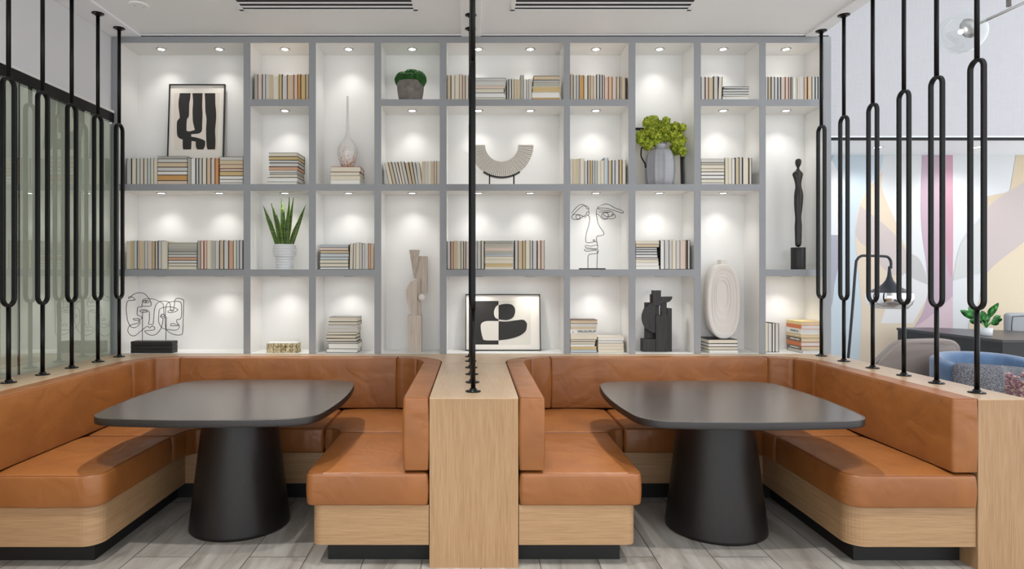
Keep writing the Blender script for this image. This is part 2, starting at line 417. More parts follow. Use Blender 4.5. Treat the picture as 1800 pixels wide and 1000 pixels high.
# ---------------------------------------------------------------- oak partitions and ledge
LZ = .8675; Y0 = 3.278; YO = 3.246; YL = 4.93; UW = 2.32; PXI = .2263
def uv(sgn, u): return sgn*(PXI+u)
OAKTOP = OAKY
def part_wall(x0, x1, yf, label):
    t = thing('oak_partition', ((x0+x1)/2, yf, 0), label, 'partition')
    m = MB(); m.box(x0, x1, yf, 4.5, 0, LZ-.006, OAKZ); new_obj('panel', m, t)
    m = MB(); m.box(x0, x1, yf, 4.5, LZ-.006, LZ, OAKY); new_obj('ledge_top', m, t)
    return t
part_wall(-PXI, PXI, Y0, 'central oak partition between the two booths, black posts on top')
part_wall(PXI+UW, 2.80, YO, 'oak partition right of the right booth, black posts on top')
part_wall(-2.832, -PXI-UW, 1.6, 'oak partition left of the left booth, beside the glass')
# rear ledge with concave rounded corners
RC = .345
def arc(cx, cy, r, a0, a1, n=10): return [(cx+r*math.cos(math.radians(a0+(a1-a0)*k/n)), cy+r*math.sin(math.radians(a0+(a1-a0)*k/n))) for k in range(n+1)]
pl = [(-2.832, YB-.002), (-2.832, 4.502), (-PXI-UW, 4.502)]
pl += arc(-PXI-UW+RC, YL-RC, RC, 180, 90)[0:]
pl += arc(-PXI-RC, YL-RC, RC, 90, 0) + [(-PXI, 4.502), (PXI, 4.502)]
pl += arc(PXI+RC, YL-RC, RC, 180, 90) + arc(PXI+UW-RC, YL-RC, RC, 90, 0) + [(PXI+UW, 4.502), (2.80, 4.502), (2.80, YB-.002)]
t = thing('oak_ledge', (0, 5.0, 0), 'oak ledge running behind both booths at the foot of the bookcase', 'ledge')
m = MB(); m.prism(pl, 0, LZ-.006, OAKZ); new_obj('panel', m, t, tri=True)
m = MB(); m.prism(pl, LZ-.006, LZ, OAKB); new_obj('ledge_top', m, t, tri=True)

# ---------------------------------------------------------------- leather booths
def booth(sgn, side):
    t = thing('leather_booth', (sgn*(PXI+UW/2), Y0, 0), 'U-shaped tan leather booth with oak base, %s of the central partition' % side, 'booth seating')
    X = lambda u: uv(sgn, u)
    P = lambda pts: [(X(u), y) for u, y in pts]
    YR = 4.23
    # oak base
    a, b = .60, UW-.64
    U = [(.004, Y0+.003), (a, Y0+.003), (a, YR+.015), (b, YR+.015), (b, YO+.01), (UW-.004, YO+.01), (UW-.004, 4.56), (UW-RC, 4.92), (RC, 4.92), (.004, 4.56)]
    m = MB(); m.prism(round_poly(P(U), [0,.05,0,0,.09,0,0,0,0,0], 8), .116, .318, OAKX); new_obj('base', m, t, tri=True)
    U = [(.004, Y0+.10), (a-.06, Y0+.10), (a-.06, YR+.08), (b+.08, YR+.08), (b+.08, YO+.12), (UW-.004, YO+.12), (UW-.004, 4.5), (.004, 4.5)]
    m = MB(); m.prism(P(U), 0, .116, TOE); new_obj('toe_kick', m, t, tri=True)
    def seat(pts, rad, center, seed, line=True):
        poly = round_poly(P(pts), rad, 8)
        if area(poly) < 0: poly = poly[::-1]
        m = MB(); cushion(m, poly, .319, .484, .020, .011, .004, (X(center[0]), center[1]), LEATHER, seed)
        o = new_obj('seat_cushion', m, t)
        ring = [(x, y, .484-.0048) for x, y in inset(densify(poly, .05), .0075)]
        m = MB(); m.tube(ring, .0022, SEAM, 6, True); new_obj('piping', m, o)
    g = .0035
    seat([(.008, Y0-.008), (.633, Y0-.008), (.633, 4.12-g), (.008, 4.12-g)], [.022,.045,.022,.022], (.33, 3.7), 1)
    seat([(.008, 4.12+g), (.633, 4.12+g), (.66, 4.185), (.70, 4.22), (.76-g, YR), (.76-g, 4.91), (RC, 4.91), (.008, 4.56)], [.022,.022,.04,.04,.022,.022,0,0], (.36, 4.5), 2)
    seat([(.76+g, YR), (UW-.76-g, YR), (UW-.76-g, 4.91), (.76+g, 4.91)], [.022]*4, (UW/2, 4.57), 3)
    seat([(UW-.76+g, YR), (UW-.72, 4.215), (UW-.68, 4.16), (UW-.66, 4.03+g), (UW-.008, 4.03+g), (UW-.008, 4.56), (UW-RC, 4.91), (UW-.76+g, 4.91)], [.022,.04,.04,.022,.022,0,0,.022], (UW-.36, 4.45), 4)
    seat([(UW-.66, YO-.012), (UW-.66, 4.03-g), (UW-.008, 4.03-g), (UW-.008, YO-.012)], [.09,.022,.022,.022], (UW-.33, 3.65), 5)
    # backrests
    zb0, zb1 = .497, LZ+.004; e = .006; th = .128
    def back(pts, rad, seed):
        poly = round_poly(P(pts), rad, 6)
        if area(poly) < 0: poly = poly[::-1]
        m = MB(); cushion(m, poly, zb0, zb1, .013, 0, .005, None, LEATHER, seed, True); o = new_obj('backrest_cushion', m, t)
        ring = [(x, y, zb1-.0042) for x, y in inset(densify(poly, .05), .004)]
        m = MB(); m.tube(ring, .0018, SEAM, 6, True); new_obj('piping', m, o)
    r1 = RC-e; r0 = r1-th
    back([(e, Y0-.006), (e+th, Y0-.006), (e+th, YL-RC-.04-g), (e, YL-RC-.04-g)], [.015]*4, 1)
    back([(UW-e-th, YO-.01), (UW-e, YO-.01), (UW-e, YL-RC-.04-g), (UW-e-th, YL-RC-.04-g)], [.015]*4, 2)
    back([(RC+g, YL-e-th), (UW-RC-g, YL-e-th), (UW-RC-g, YL-e), (RC+g, YL-e)], [.015]*4, 3)
    for c, s_ in ((RC, 1), (UW-RC, -1)):
        A = lambda r, a0, a1: [(c-s_*r*math.cos(math.radians(q)), YL-RC+r*math.sin(math.radians(q))) for q in [a0+(a1-a0)*k/5 for k in range(6)]]
        for a0, a1, ex in ((0, 44.6, 0), (45.4, 90, 1)):
            o_ = A(r1, a0, a1); i_ = A(r0, a1, a0)
            if ex == 0: o_ = [(c-s_*r1, YL-RC-.04+g)]+o_; i_ = i_+[(c-s_*r0, YL-RC-.04+g)]
            back(o_+i_, 0, 4)
booth(-1, 'left'); booth(1, 'right')

# ---------------------------------------------------------------- tables
def table(cx, cy, label):
    t = thing('pedestal_table', (cx, cy, 0), label, 'table', 'dark pedestal tables of the booths')
    def outline(h, d):
        q = []; side = [(x, -(h-x*x/6.2)) for x in [-.44+.88*k/14 for k in range(15)]]
        e = side[-1]; P0 = Vector(e); P2 = Vector((-e[1], -e[0])); P1 = Vector((.5817, -.5817))
        side += [tuple(P0*(1-t_)**2+P1*2*t_*(1-t_)+P2*t_*t_) for t_ in [k/9 for k in range(1, 9)]]
        for r_ in range(4):
            c_, s_ = [(1,0),(0,1),(-1,0),(0,-1)][r_]
            q += [(cx+x*c_-y*s_, cy+x*s_+y*c_) for x, y in side]
        return inset(q, d)
    m = MB(); rings = []
    for d, z in ((.004,.722),(.0,.725),(0,.73),(0,.7575),(.0008,.7593),(.0025,.76),(.02,.76)):
        rings.append([Vector((x, y, z)) for x, y in outline(.633, d)])
    m.loft(rings[:-1], ESPE, True, True, False); m.loft(rings[-2:], ESPX, True, False, True); o = new_obj('tabletop', m, t, merge=True)
    m = MB(); m.lathe((cx, cy, 0), [(.282,0),(.288,.004),(.287,.02),(.205,.71),(.205,.722)], ESPZ, 64); new_obj('pedestal', m, t)
table(-1.405, 3.87, 'dark wooden table on a tapered round pedestal in the left booth')
table(1.435, 3.82, 'dark wooden table on a tapered round pedestal in the right booth')

# ---------------------------------------------------------------- screens of black posts with long loops
def screen_post(x, y, label, group):
    t = thing('screen_post', (x, y, LZ), label, 'screen post', group)
    zt, zb, w, rb = 2.643, 1.305, .046, .0125
    top = ZC-.0165
    for z0, z1 in ((LZ, zb+.012), (zt-.012, top)):
        m = MB(); m.cyl((x, y, z0), rb, z1-z0, BLACK, 20); new_obj('pole', m, t)
        m = MB()
        if z0 == LZ: m.lathe((x, y, LZ), [(.041,0),(.041,.004),(.038,.006),(.020,.007),(.018,.018),(.013,.019)], BLACK, 28)
        else: m.lathe((x, y, top), [(.013,-.019),(.018,-.018),(.020,-.007),(.038,-.006),(.041,-.004),(.041,0)], BLACK, 28)
        for k in range(3):
            a = k*2.1+.4; zz = LZ+.005 if z0 == LZ else top-.007
            m.cyl((x+.030*math.cos(a), y+.030*math.sin(a), zz), .004, .003, RING, 8)
        new_obj('flange', m, t)
    # flat-bar loop lying in the Y-Z plane
    path = []
    for k in range(17): a = math.pi*k/16; path.append((-w*math.cos(a)*-1, zt-.009-w+w*math.sin(a)))
    for k in range(17): a = math.pi+math.pi*k/16; path.append((w*math.cos(a), zb+.009+w+w*math.sin(a)))
    N = len(path); rings = []
    for i in range(N):
        p = Vector(path[i]); tg = (Vector(path[(i+1) % N])-Vector(path[i-1])).normalized(); nn = Vector((tg.y, -tg.x))
        ring = []
        for ax, an in ((-.013,-.006),(-.010,-.009),(.010,-.009),(.013,-.006),(.013,.006),(.010,.009),(-.010,.009),(-.013,.006)):
            q = p+nn*an; ring.append(Vector((x+ax, y+q.x, q.y)))
        rings.append(ring)
    rings.append([v.copy() for v in rings[0]])
    m = MB(); m.loft(rings, BLACK, True, False, False); o = new_obj('loop', m, t, merge=True)
    e = o.modifiers.new('edge', 'EDGE_SPLIT'); e.split_angle = math.radians(35)
LY = [3.726, 4.020, 4.311, 4.611, 4.888]; CYs = [3.45, 3.741, 4.04, 4.33, 4.64, 4.90]; RY = [3.413, 3.711, 3.993, 4.305, 4.641, 4.942]
for i, y in enumerate(LY): screen_post(-2.697, y, 'black looped screen post on the left oak ledge, %s from the front' % ORD[i+1], 'posts of the left screen')
for i, y in enumerate(CYs): screen_post(-.004-.0045*i, y, 'black looped screen post on the central oak partition, %s from the front' % ORD[i+1], 'posts of the central screen')
for i, y in enumerate(RY): screen_post(2.671, y, 'black looped screen post on the right oak ledge, %s from the front' % ORD[i+1], 'posts of the right screen')
# ---------------------------------------------------------------- books
PG = {'w': ('white', srgb(240,238,232)), 'c': ('cream', srgb(232,223,203)), 'g': ('pale-grey', srgb(214,212,207)), 'b': ('blue-grey', srgb(204,211,213)),
      's': ('sage-grey', srgb(186,184,172)), 't': ('tan', srgb(216,196,165)), 'p': ('pinkish', srgb(224,204,189)), 'o': ('orange-tan', srgb(212,162,100)),
      'y': ('yellowish', srgb(214,188,136)), 'r': ('peach', srgb(216,170,142)), 'n': ('brown', srgb(110,80,58))}
CV = {'k': ('black', srgb(34,32,30)), 'n': ('dark-brown', srgb(84,58,42)), 'e': ('grey', srgb(120,120,114)), 'l': ('cream', srgb(214,206,188)),
      'r': ('rust-red', srgb(150,60,40)), 'o': ('orange', srgb(222,122,72)), 'u': ('slate-blue', srgb(110,120,128)), 'v': ('grey-green', srgb(122,134,120)),
      'y': ('yellow', srgb(226,200,140)), 'w': ('white', srgb(236,234,228)), 'h': ('taupe', srgb(122,104,88))}
def pgm(k, flat=False):
    nm = ('flat_pages_' if flat else 'pages_')+k
    if nm in MC: return MC[nm]
    m = mat(nm, PG[k][1], .8); n = NT(m)
    c = PG[k][1]; a = n.noise(n.coords((3,3,400) if flat else (400,3,3)), 1, 2)
    n.l(n.ramp(a, [(.3, tuple(v*.92 for v in c[:3])+(1,)), (.7, c)]), n.b.inputs['Base Color']); return m
def cvm(k): return mat('cover_'+k, CV[k][1], .5)
def book(x0, x1, z0, z1, yf, dep, pk, ck, label, group, flat=False, tilt=0, yaw=0, spine='back', lift=0):
    xm = (x0+x1)/2
    t = thing('book', (xm, yf+dep/2, z0), label, 'book', group)
    w = x1-x0; h = z1-z0; ct = min(.0027, (h if flat else w)*.2); lip = .0035
    M = Matrix.Translation(Vector((xm, yf+dep/2, z0)))
    if yaw: M = M @ Matrix.Rotation(math.radians(yaw), 4, 'Z')
    if tilt:
        px = w/2 if tilt > 0 else -w/2
        M = M @ Matrix.Translation(Vector((-px, 0, 0))) @ Matrix.Rotation(math.radians(tilt), 4, 'Y') @ Matrix.Translation(Vector((px, 0, 0)))
    c = MB(); p = MB(); a, b = -w/2, w/2; d0, d1 = -dep/2, dep/2
    if flat:
        c.box(a, b, d0, d1, 0, ct, cvm(ck), M); c.box(a, b, d0, d1, h-ct, h, cvm(ck), M)
        if spine == 'back': c.box(a, b, d1-ct, d1, ct, h-ct, cvm(ck), M); p.box(a+lip, b-lip, d0+lip, d1-ct, ct, h-ct, pgm(pk, True), M)
        elif spine == 'left': c.box(a, a+ct, d0, d1, ct, h-ct, cvm(ck), M); p.box(a+ct, b-lip, d0+lip, d1-lip, ct, h-ct, pgm(pk, True), M)
        else: c.box(a, b, d0, d0+ct, ct, h-ct, cvm(ck), M); p.box(a+lip, b-lip, d0+ct, d1-lip, ct, h-ct, pgm(pk, True), M)
    else:
        c.box(a, a+ct, d0, d1, 0, h, cvm(ck), M); c.box(b-ct, b, d0, d1, 0, h, cvm(ck), M)
        c.box(a+ct, b-ct, d1-ct, d1, 0, h, cvm(ck), M); p.box(a+ct, b-ct, d0+lip, d1-ct, lip, h-lip, pgm(pk), M)
    new_obj('cover', c, t); new_obj('page_block', p, t); return t
YK = 5.092; SB = F/YK
def row(spec, yb, ytop, where, group, tilt=0, yf=YK, dep=.145):
    """spec: 'x0-x1 page cover [top]' items in photograph pixels, converted to metres on the shelf"""
    sc = F/yf; zb = bz(yb)+.0005 if yb < 600 else .8705
    H = (yb-ytop)/sc if yb < 600 else (PZ(ytop, yf)-zb)
    items = [s.split() for s in spec.split(',')]
    for i, it in enumerate(items):
        a, b = map(float, it[0].split('-')); pk, ck = it[1][0], it[1][1]
        top = float(it[2]) if len(it) > 2 and it[2][0] != '/' else ytop
        tl = float(it[-1][1:]) if it[-1][0] == '/' else tilt
        h = H+(ytop-top)/sc+R.uniform(-.004, .002)
        nxt = float(items[i+1][0].split('-')[0]) if i+1 < len(items) else b+.9
        X0 = (a-CX)/sc; X1 = (max(b, min(nxt-.12, b+1.6))-CX)/sc
        lab = '%s upright book, %s from left %s' % (PG[pk][0]+'-paged', ORD[i+1], where)
        book(X0, X1-.0003, zb, zb+h, yf+R.uniform(0, .006), dep+R.uniform(-.006, .006), pk, ck, lab, group, tilt=tl)
def stack(x0, x1, spec, yb, where, group, yf=YK, dep=.15, spine='back', jit=.003, yaw=1.2, spines=None):
    sc = F/yf; zb = bz(yb)+.0005 if yb < 600 else .8705
    items = [s.split() for s in spec.split(',')]; n = len(items); z = zb
    for i in range(n-1, -1, -1):
        it = items[i]; h = float(it[0])/sc; pk, ck = it[1][0], it[1][1]; j = R.uniform(-jit, jit)
        dx0 = float(it[2])/sc if len(it) > 2 else 0; dx1 = float(it[3])/sc if len(it) > 3 else 0
        lab = '%s flat book, %s from top %s' % (PG[pk][0]+'-paged', ORD[i+1], where)
        sp = 'front' if len(it) > 4 else spine
        if spine == 'left': lab = 'flat book with %s spine, %s from top %s' % (CV[ck][0], ORD[i+1], where)
        o = book((x0-CX)/sc+dx0+j, (x1-CX)/sc+dx1+j, z, z+h-.0004, yf+R.uniform(0, .006), dep+R.uniform(-.008, .008), pk, ck, lab, group, True, yaw=R.uniform(-yaw, yaw), spine=sp)
        if spines: spines(i, o, (x0-CX)/sc+j, z, h, yf, dep)
        z += h
    return z
g = 'books on the shelf under the brush-stroke print'
row('222-230.5 gk,231-238 ck,239.5-245.5 ge,246-252 ce,252.3-258 ce,258.5-264 bv,264.3-270 cv,270.2-275.3 cl', 323.5, 277, 'of leftmost row under the brush-stroke print', g, 0)
stack(276.2, 328.8, '4.5 se,6.5 ge,8.2 tn,7.3 gn,6.5 wn,9.8 on,6.9 pk', 323.5, 'of left stack under the brush-stroke print', g, yaw=.5, jit=.001)
row('330-335 sl,335.5-343 wk,344-348 gk,349-354 gk,355-362 ck,363-369.5 tk,370.5-376.5 gr,377.5-383.5 or', 323.5, 277, 'of row between stacks under the brush-stroke print', g)
stack(385.2, 427.2, '6.5 gn,6.5 tl,7.8 tr,4.8 pn,8 yn,6.3 wn,5.8 ws,3.1 wl'.replace('ws', 'we'), 323.5, 'of right stack under the brush-stroke print', g, yaw=.3, jit=.0005)
g = 'books above the wire faces sculpture'
row('222-228 cl,229-234.5 yl,235-240 be,241-245 te,245.5-253 tl,254-259.5 ge,260-266 pl,267-272 ye,272.5-276.5 gk,277.5-283.5 gk,284-293.5 cl', 473.5, 423, 'of leftmost row above the wire faces', g)
stack(295, 346, '5.4 sl,6.3 sl,4.4 se,6 su,3.9 we,5.8 rn,4.8 we,5.4 ck,5.8 cl', 473.5, 'of stack above the wire faces', g, yaw=.5, jit=.001)
row('347-351.5 se,352.5-357 cr,358-362.5 pr,363.5-369.5 cl,370.5-377.5 sl,378-384.5 ge,385.5-392 tk,393-400.5 gk,401.5-409 rn,410-415 cv,415.5-419.5 be,420.5-425.8 gk', 473.5, 422.5, 'of row right of stack above wire faces', g)
g = 'books in the top niche left of the glass vase'
row('446.5-452 se,453-460 pk,461-466.5 gk,467-472.5 gl,473-479.5 tl,480-489.5 cl 131.5,490-495 yk,496-504 gk 130.5,505-515.5 tr,516.5-522.5 pr,523-528 on,528.5-536.5 yn,537-541.8 tn', 174.5, 129, 'in top niche left of the glass vase', g)
g = 'stacked books above the snake plant'
stack(472, 523, '6.7 ck,6.4 yk -.5 .3,4.9 gk .8 1,6.7 gn .5 .5,6.4 rn -.3 0,3.5 gl 1.5 -1,3.3 ge 1.5 -1,5.6 ce 1 -1,8.1 wk -1.5 .5,4.4 wl -1 -.5', 323.5, 'of stack above the snake plant', g, dep=.205, yaw=2)
g = 'stacked books under the glass vase'
ZV = stack(581, 632.5, '9.4 cr,6.7 ce,7.5 cl 0 .7,8 wl 0 1', 323.5, 'of stack under the glass vase', g, dep=.19)
g = 'books right of the snake plant'
stack(562, 613, '4.3 bu,5.8 pe,5.2 tn,6.1 be,5.2 be,6.1 cv,6.4 ck,4.3 wk', 473.5, 'of stack right of the snake plant', g, yaw=.8, jit=.002, dep=.16)
row('613.8-619.4 ck /1,620.6-624.4 ck /.6,625.5-631 cl 426,631.5-636 ge,636.5-641 ge,641.5-646 gl,647-651 rn,652-656 tl', 473.5, 427.5, 'of row right of the snake plant', g)
g = 'stacked books left of the pale wood sculpture'
stack(575.5, 629, '8.3 ce 3 0,5.5 ck 2 0,6.7 gl 1 -1,5.9 gl,5.2 ck -1 -3,5.9 ck -1 -3,5.2 ck -1 -2,3.9 gk 1 0,8.9 wl 2 1,7.2 wk -1 0', 622, 'of stack left of pale wood sculpture', g, yf=5.12, dep=.17, yaw=3)
g = 'leaning books below the moss pot'
row('684-690.3 ck /-13,691-696.5 tk /-13,697.3-702.3 gk /-13,703-707.4 cn /-13,708-712.4 ce /-12,713-718 gk /-12,719-724.5 tk /-11,725.4-730.5 tk /-10,731-735.5 ge /-9,736-740 gl /-7,741.5-746.5 tl,747-751 gl,752-757 cl,758-762 tl,763-766.5 pk,768-772 cl', 323.5, 282, 'in niche below the moss pot', g)
g = 'books in the wide top niche'
row('786-791 tk,793-799 ce,800-807 cl,807.5-812 cr 128.7,813-817 pe,818-823 ck,824-827.5 ge', 174.5, 130, 'of leftmost row in wide top niche', g)
stack(829, 889, '5.5 gu,8 gl,5.3 pl,7.6 ce -2 -2,8.6 wu -2 -2,4.3 cl', 174.5, 'of left stack in wide top niche', g, yaw=.6)
row('890.5-894 sk,894.5-898.5 gk,899.5-903.5 ck,904-909 tl,909.5-914.5 tl,915-920.5 se 129.6,921-925 wl,925.5-929 ge,930-934 gl', 174.5, 137, 'of middle row in wide top niche', g)
stack(935.5, 985, '7.7 tn 3 -1.5,3.7 gu 3 -1,8 sl 3 -1,9.8 yl,9.8 wl,4 oy', 174.5, 'of right stack in wide top niche', g, yaw=1)
g = 'books in the wide niche below the fan sculpture'
row('786-791 gk,792-796.5 rn,798-803 tl,804-809 cl,810-814 ck,815-818 gn,819-825 pn,826-832 ge,833-838 gl,839-845 gk,846-850.5 ck', 473.5, 423, 'of left row below the fan sculpture', g)
stack(852, 903, '4.2 sk,6.7 sl,6 pl,5.8 sl,4.2 bu,5.3 cl,6.9 cl,6.3 yl 0 -1,4.6 cl', 473.5, 'of stack below the fan sculpture', g, yaw=.6, jit=.0015)
row('905-910 gk,911-917.5 tn,919-923.5 ye,924-931.5 cv,932-935.5 gu,936.5-942.5 gk,945-949.5 cr,951-956.5 pn', 473.5, 422.5, 'of right row below the fan sculpture', g)
g = 'books in the top niche two above the wire face'
row('1003-1007.5 te 128.5,1008-1013 ge,1013.5-1017 bn,1018.5-1025.5 oe,1026.5-1032 ck,1034-1037.5 tn,1038.5-1043 tl,1043.5-1048 cn,1049-1053.5 gk 129,1054.5-1058 gk 129,1059-1062.5 gk,1063-1068 po 133,1070-1075.5 tr 132,1076.5-1083 pe 134,1084-1089 tk 133,1090-1092.5 gn 133,1093.5-1098 tl 133,1098.8-1101.5 nk 134.5', 174.5, 130.5, 'in top niche, two niches above wire face', g)
g = 'books in the niche just above the wire face'
row('1002.7-1007 gl 277.5,1007.5-1015 tl 277.5,1016-1020.5 sl 277,1021-1027 cl 277,1027.5-1032.5 gk,1033.5-1036.5 cn,1037.5-1041.5 ye,1042-1045.5 gv,1046-1049.5 bu,1050.5-1056 cl,1056.5-1061.5 cl,1062-1068.8 bu 275.5,1069.5-1074.5 tk,1076-1080.5 gk,1081.5-1087 gk,1088.5-1092.5 yk 279.5,1094-1099.5 cv', 323.5, 281, 'in niche just above the wire face', g)
g = 'stacked books left of the black sculpture'
def txt_spine(i, o, x, z, h, yf, dep):
    if i == 3:
        m = MB(); rr = random.Random(3)
        xx = x+.058
        for k in range(16):
            w = rr.uniform(.004, .009)
            if k not in (4, 8, 12): m.box(xx, xx+w*.8, yf-.0066, yf-.0016, z+h*.62, z+h*.80, TOE)
            xx += .0095
        m.box(x+.058, x+.20, yf-.0066, yf-.0016, z+h*.38, z+h*.47, TOE); m.box(x+.016, x+.024, yf-.0066, yf-.0016, z+h*.35, z+h*.52, TOE)
        new_obj('lettering', m, o)
stack(1002.5, 1050, '6.4 tn .5 1,5.4 gl 0 .5,5 tl 0 -.5,7.2 gw 0 .5 f,10 cl,3.8 cn 0 -2,4.8 ce 0 -3,4 wl 0 -4,5.6 yl 0 -1,5.2 be', 622, 'of stack left of black sculpture', g, yf=5.125, dep=.16, yaw=.0, jit=.0005, spines=txt_spine)
stack(1051, 1097.5, '6.5 wl,4.8 we 0 -1,5.2 cl,5.6 cl,5.6 cl', 622, 'of low stack left of black sculpture', g, yf=5.125, dep=.16, yaw=.3, jit=.0008)
g = 'books below the green hydrangea jug'
stack(1117.6, 1159.5, '5.5 cl,6.2 tk,3.6 gk 0 -4,4.1 gk 0 -4,5 gk 0 -3.5,5.2 wk 0 -3,2.9 wn 0 -2,5.6 cl 0 -1,6.3 wl 0 -1,6 wl', 473.5, 'of stack below the green bouquet', g, yaw=.0, jit=.0003)
row('1160.8-1167 wk,1168.5-1176 gk,1177-1182 gl,1182.5-1188 cl,1188.5-1195 gn,1196-1205.5 pl,1206-1209 nk,1209.5-1212.5 wk', 473.5, 422, 'of row below the green bouquet', g)
g = 'books in the top niche right of the green bouquet'
row('1232.8-1239 gn,1240-1244.5 pn,1246-1253 tk,1255-1261.5 ge 131.5,1262.3-1268.3 ck /2', 174.5, 133.3, 'in top niche right of the green bouquet', g)
stack(1271.5, 1317, '4 gk 0 0,5.2 gk,4.6 ge,3.4 we,6.6 wl', 174.5, 'of low stack in niche upper right of bouquet', g, dep=.17, yaw=2.5)
g = 'books beside the jug in the niche to its right'
stack(1232.6, 1274, '6.4 gl,5.2 sn,5.8 cl,6.1 cn,6.1 wn,6.4 wk,6.9 ck,2.8 wl', 323.5, 'of stack right of the grey jug', g, yaw=0, jit=.0003)
row('1275.2-1280.5 cl,1281-1286 cl 277,1287-1292.5 wk 277.5,1293-1298.5 tk,1300-1304 gk 275.5,1306-1315 ck 275.5,1317-1321 ck', 323.5, 276.5, 'of row right of the grey jug', g)
g = 'books above the black figure statue'
row('1346.4-1350 gn,1351-1355 te,1356-1361 gk,1362-1367 gk,1368-1372.5 bk,1373-1380 pn,1381-1386 pr 132.5,1387-1390 pn,1391-1393.5 ge,1394-1399 wl,1400-1403 sl,1403.5-1406 wl,1407-1413.5 gl 132,1414-1418 tr,1420-1427 tn,1428-1432 gk,1434-1438.5 bk,1439-1444 gk', 174.5, 133.5, 'in niche above the black figure', g)
g = 'books in the bottom niche below the black figure'
row('1346.6-1350.5 cl,1351-1357.5 ge,1358-1362 ck,1363-1369 gk', 622, 568, 'in niche below the black figure', g, yf=5.15, dep=.12)
def spine_txt(i, o, x, z, h, yf, dep):
    if i in (2, 3, 4, 6):
        m = MB(); rr = random.Random(i); yy = yf+.03; mm = {2: cvm('e'), 3: cvm('w'), 4: cvm('w'), 6: cvm('w')}[i]
        for k in range(14):
            if rr.random() < .82: m.box(x-.0012, x+.002, yy, yy+.007, z+h*.36, z+h*.66, mm)
            yy += .0105
        new_obj('lettering', m, o)
stack(1408.5, 1446, '6.2 ty,7 go,9.4 gw,6 ty,7.9 th,7.1 go,6.9 th,5.3 gw 3 0', 622, 'of stack below the black figure', g, yf=5.085, dep=.235, spine='left', yaw=0, jit=.0004, spines=spine_txt)
g = 'stacked books under the oval vase'
ZO = stack(1245.5, 1297, '7.2 ck,5.4 wn 0 0,6 ck,5.2 wl 1 1', 622, 'of stack under the oval vase', g, yf=5.10, dep=.24, yaw=.0, jit=.001)
# ---------------------------------------------------------------- decor on the shelves
def zoompts(s, x0, y0, k, Y):
    out = []
    for p in s.replace(')', '').split('('):
        p = p.strip().strip(',').strip()
        if not p: continue
        a, b = map(float, p.split(',')); x = x0+a/k; y = y0+b/k
        out.append(Vector((PX(x, Y), Y, PZ(y, Y))))
    return out
WIRE = mat('black_wire', srgb(22,22,21), .45)
def wires(t, name, strokes, x0, y0, k, Y, r, m=WIRE, wob=.008):
    mb = MB()
    for i, s in enumerate(strokes):
        closed = s[0] == 'o'; pts = zoompts(s.lstrip('o'), x0, y0, k, Y)
        pts = catmull(pts, 5, closed)
        for j, p in enumerate(pts): p.y += wob*math.sin(j*.11+i*2)*(0 if s[0] == 'o' else 1)
        mb.tube(pts, r, m, 6, closed)
    return new_obj(name, mb, t)
FL = .8702
# 1. black wire faces on a stacked black plinth
x0, x1 = PX(229.3, 5.09), PX(302.7, 5.09)
t = thing('wire_face_sculpture', ((x0+x1)/2, 5.14, FL), 'black wire sculpture of three line-drawn faces on a black block plinth', 'sculpture')
for k in range(3):
    m = MB(); m.box(x0, x1, 5.092, 5.185, FL+.0305*k+.001*k, FL+.0305*(k+1)-.001+.001*k, mat('black_plinth', srgb(38,37,35), .6)); new_obj('plinth_block', m, t, bevel=.0025)
circ = lambda cx, cy, rx, ry, n=10: 'o'+','.join('(%.0f,%.0f)' % (cx+rx*math.cos(2*math.pi*i/n), cy+ry*math.sin(2*math.pi*i/n)) for i in range(n))
wires(t, 'wire_faces', [
 '(172,208)(160,190)(130,170)(100,164)(80,178)(88,191)(108,182)(120,165)(160,130)(230,110)(300,124)(345,170)(375,215)(388,265)(375,293)(320,293)(265,290)(268,260)(280,212)(310,195)(380,193)(440,200)(500,228)(545,258)(555,300)(560,405)',
 '(172,208)(120,215)(72,226)(60,270)(56,340)(72,470)(105,555)(150,583)(200,568)(236,520)(230,482)(190,487)(150,478)(152,460)(185,465)(215,456)(232,470)(264,460)(262,437)(240,427)(202,412)(198,385)(208,308)(258,304)(268,285)',
 circ(322,231,44,17), circ(320,228,14,9),
 '(237,357)(255,345)(290,340)(335,348)(366,380)(368,480)(357,533)(385,538)(415,536)(425,430)(432,340)(455,270)(510,228)(580,226)(630,240)(650,285)(655,345)(675,362)(695,345)(704,280)(712,210)(745,188)(820,207)(826,260)(822,420)(815,640)(795,678)(730,682)(650,655)(590,607)(535,582)(500,530)(488,480)(494,360)(520,322)(600,303)(680,307)(750,340)(705,372)(640,380)(617,370)(645,348)(690,345)',
 '(237,357)(270,378)(335,372)(330,358)(290,355)(272,365)',
 '(228,490)(215,520)(170,533)(120,545)(80,580)(75,640)(120,690)(180,688)(240,640)(340,565)(372,588)(405,562)(435,578)(430,610)(370,622)(300,630)(345,672)(405,688)(470,662)(525,590)(548,510)(552,458)(520,440)(516,430)(545,402)(580,430)(582,440)(555,455)', circ(547,418,22,17),
 '(588,600)(582,500)(590,330)(608,262)(650,235)(760,228)(795,260)(798,330)(795,430)(775,470)(740,475)(736,508)(765,545)(755,557)(700,558)(658,556)(662,532)(695,528)(730,544)(762,545)(765,585)(735,613)(680,616)(590,604)',
 '(276,370)(272,560)(270,776)', '(592,440)(588,600)(585,776)'], 215, 500, 7.69, 5.137, .0026, wob=.004)
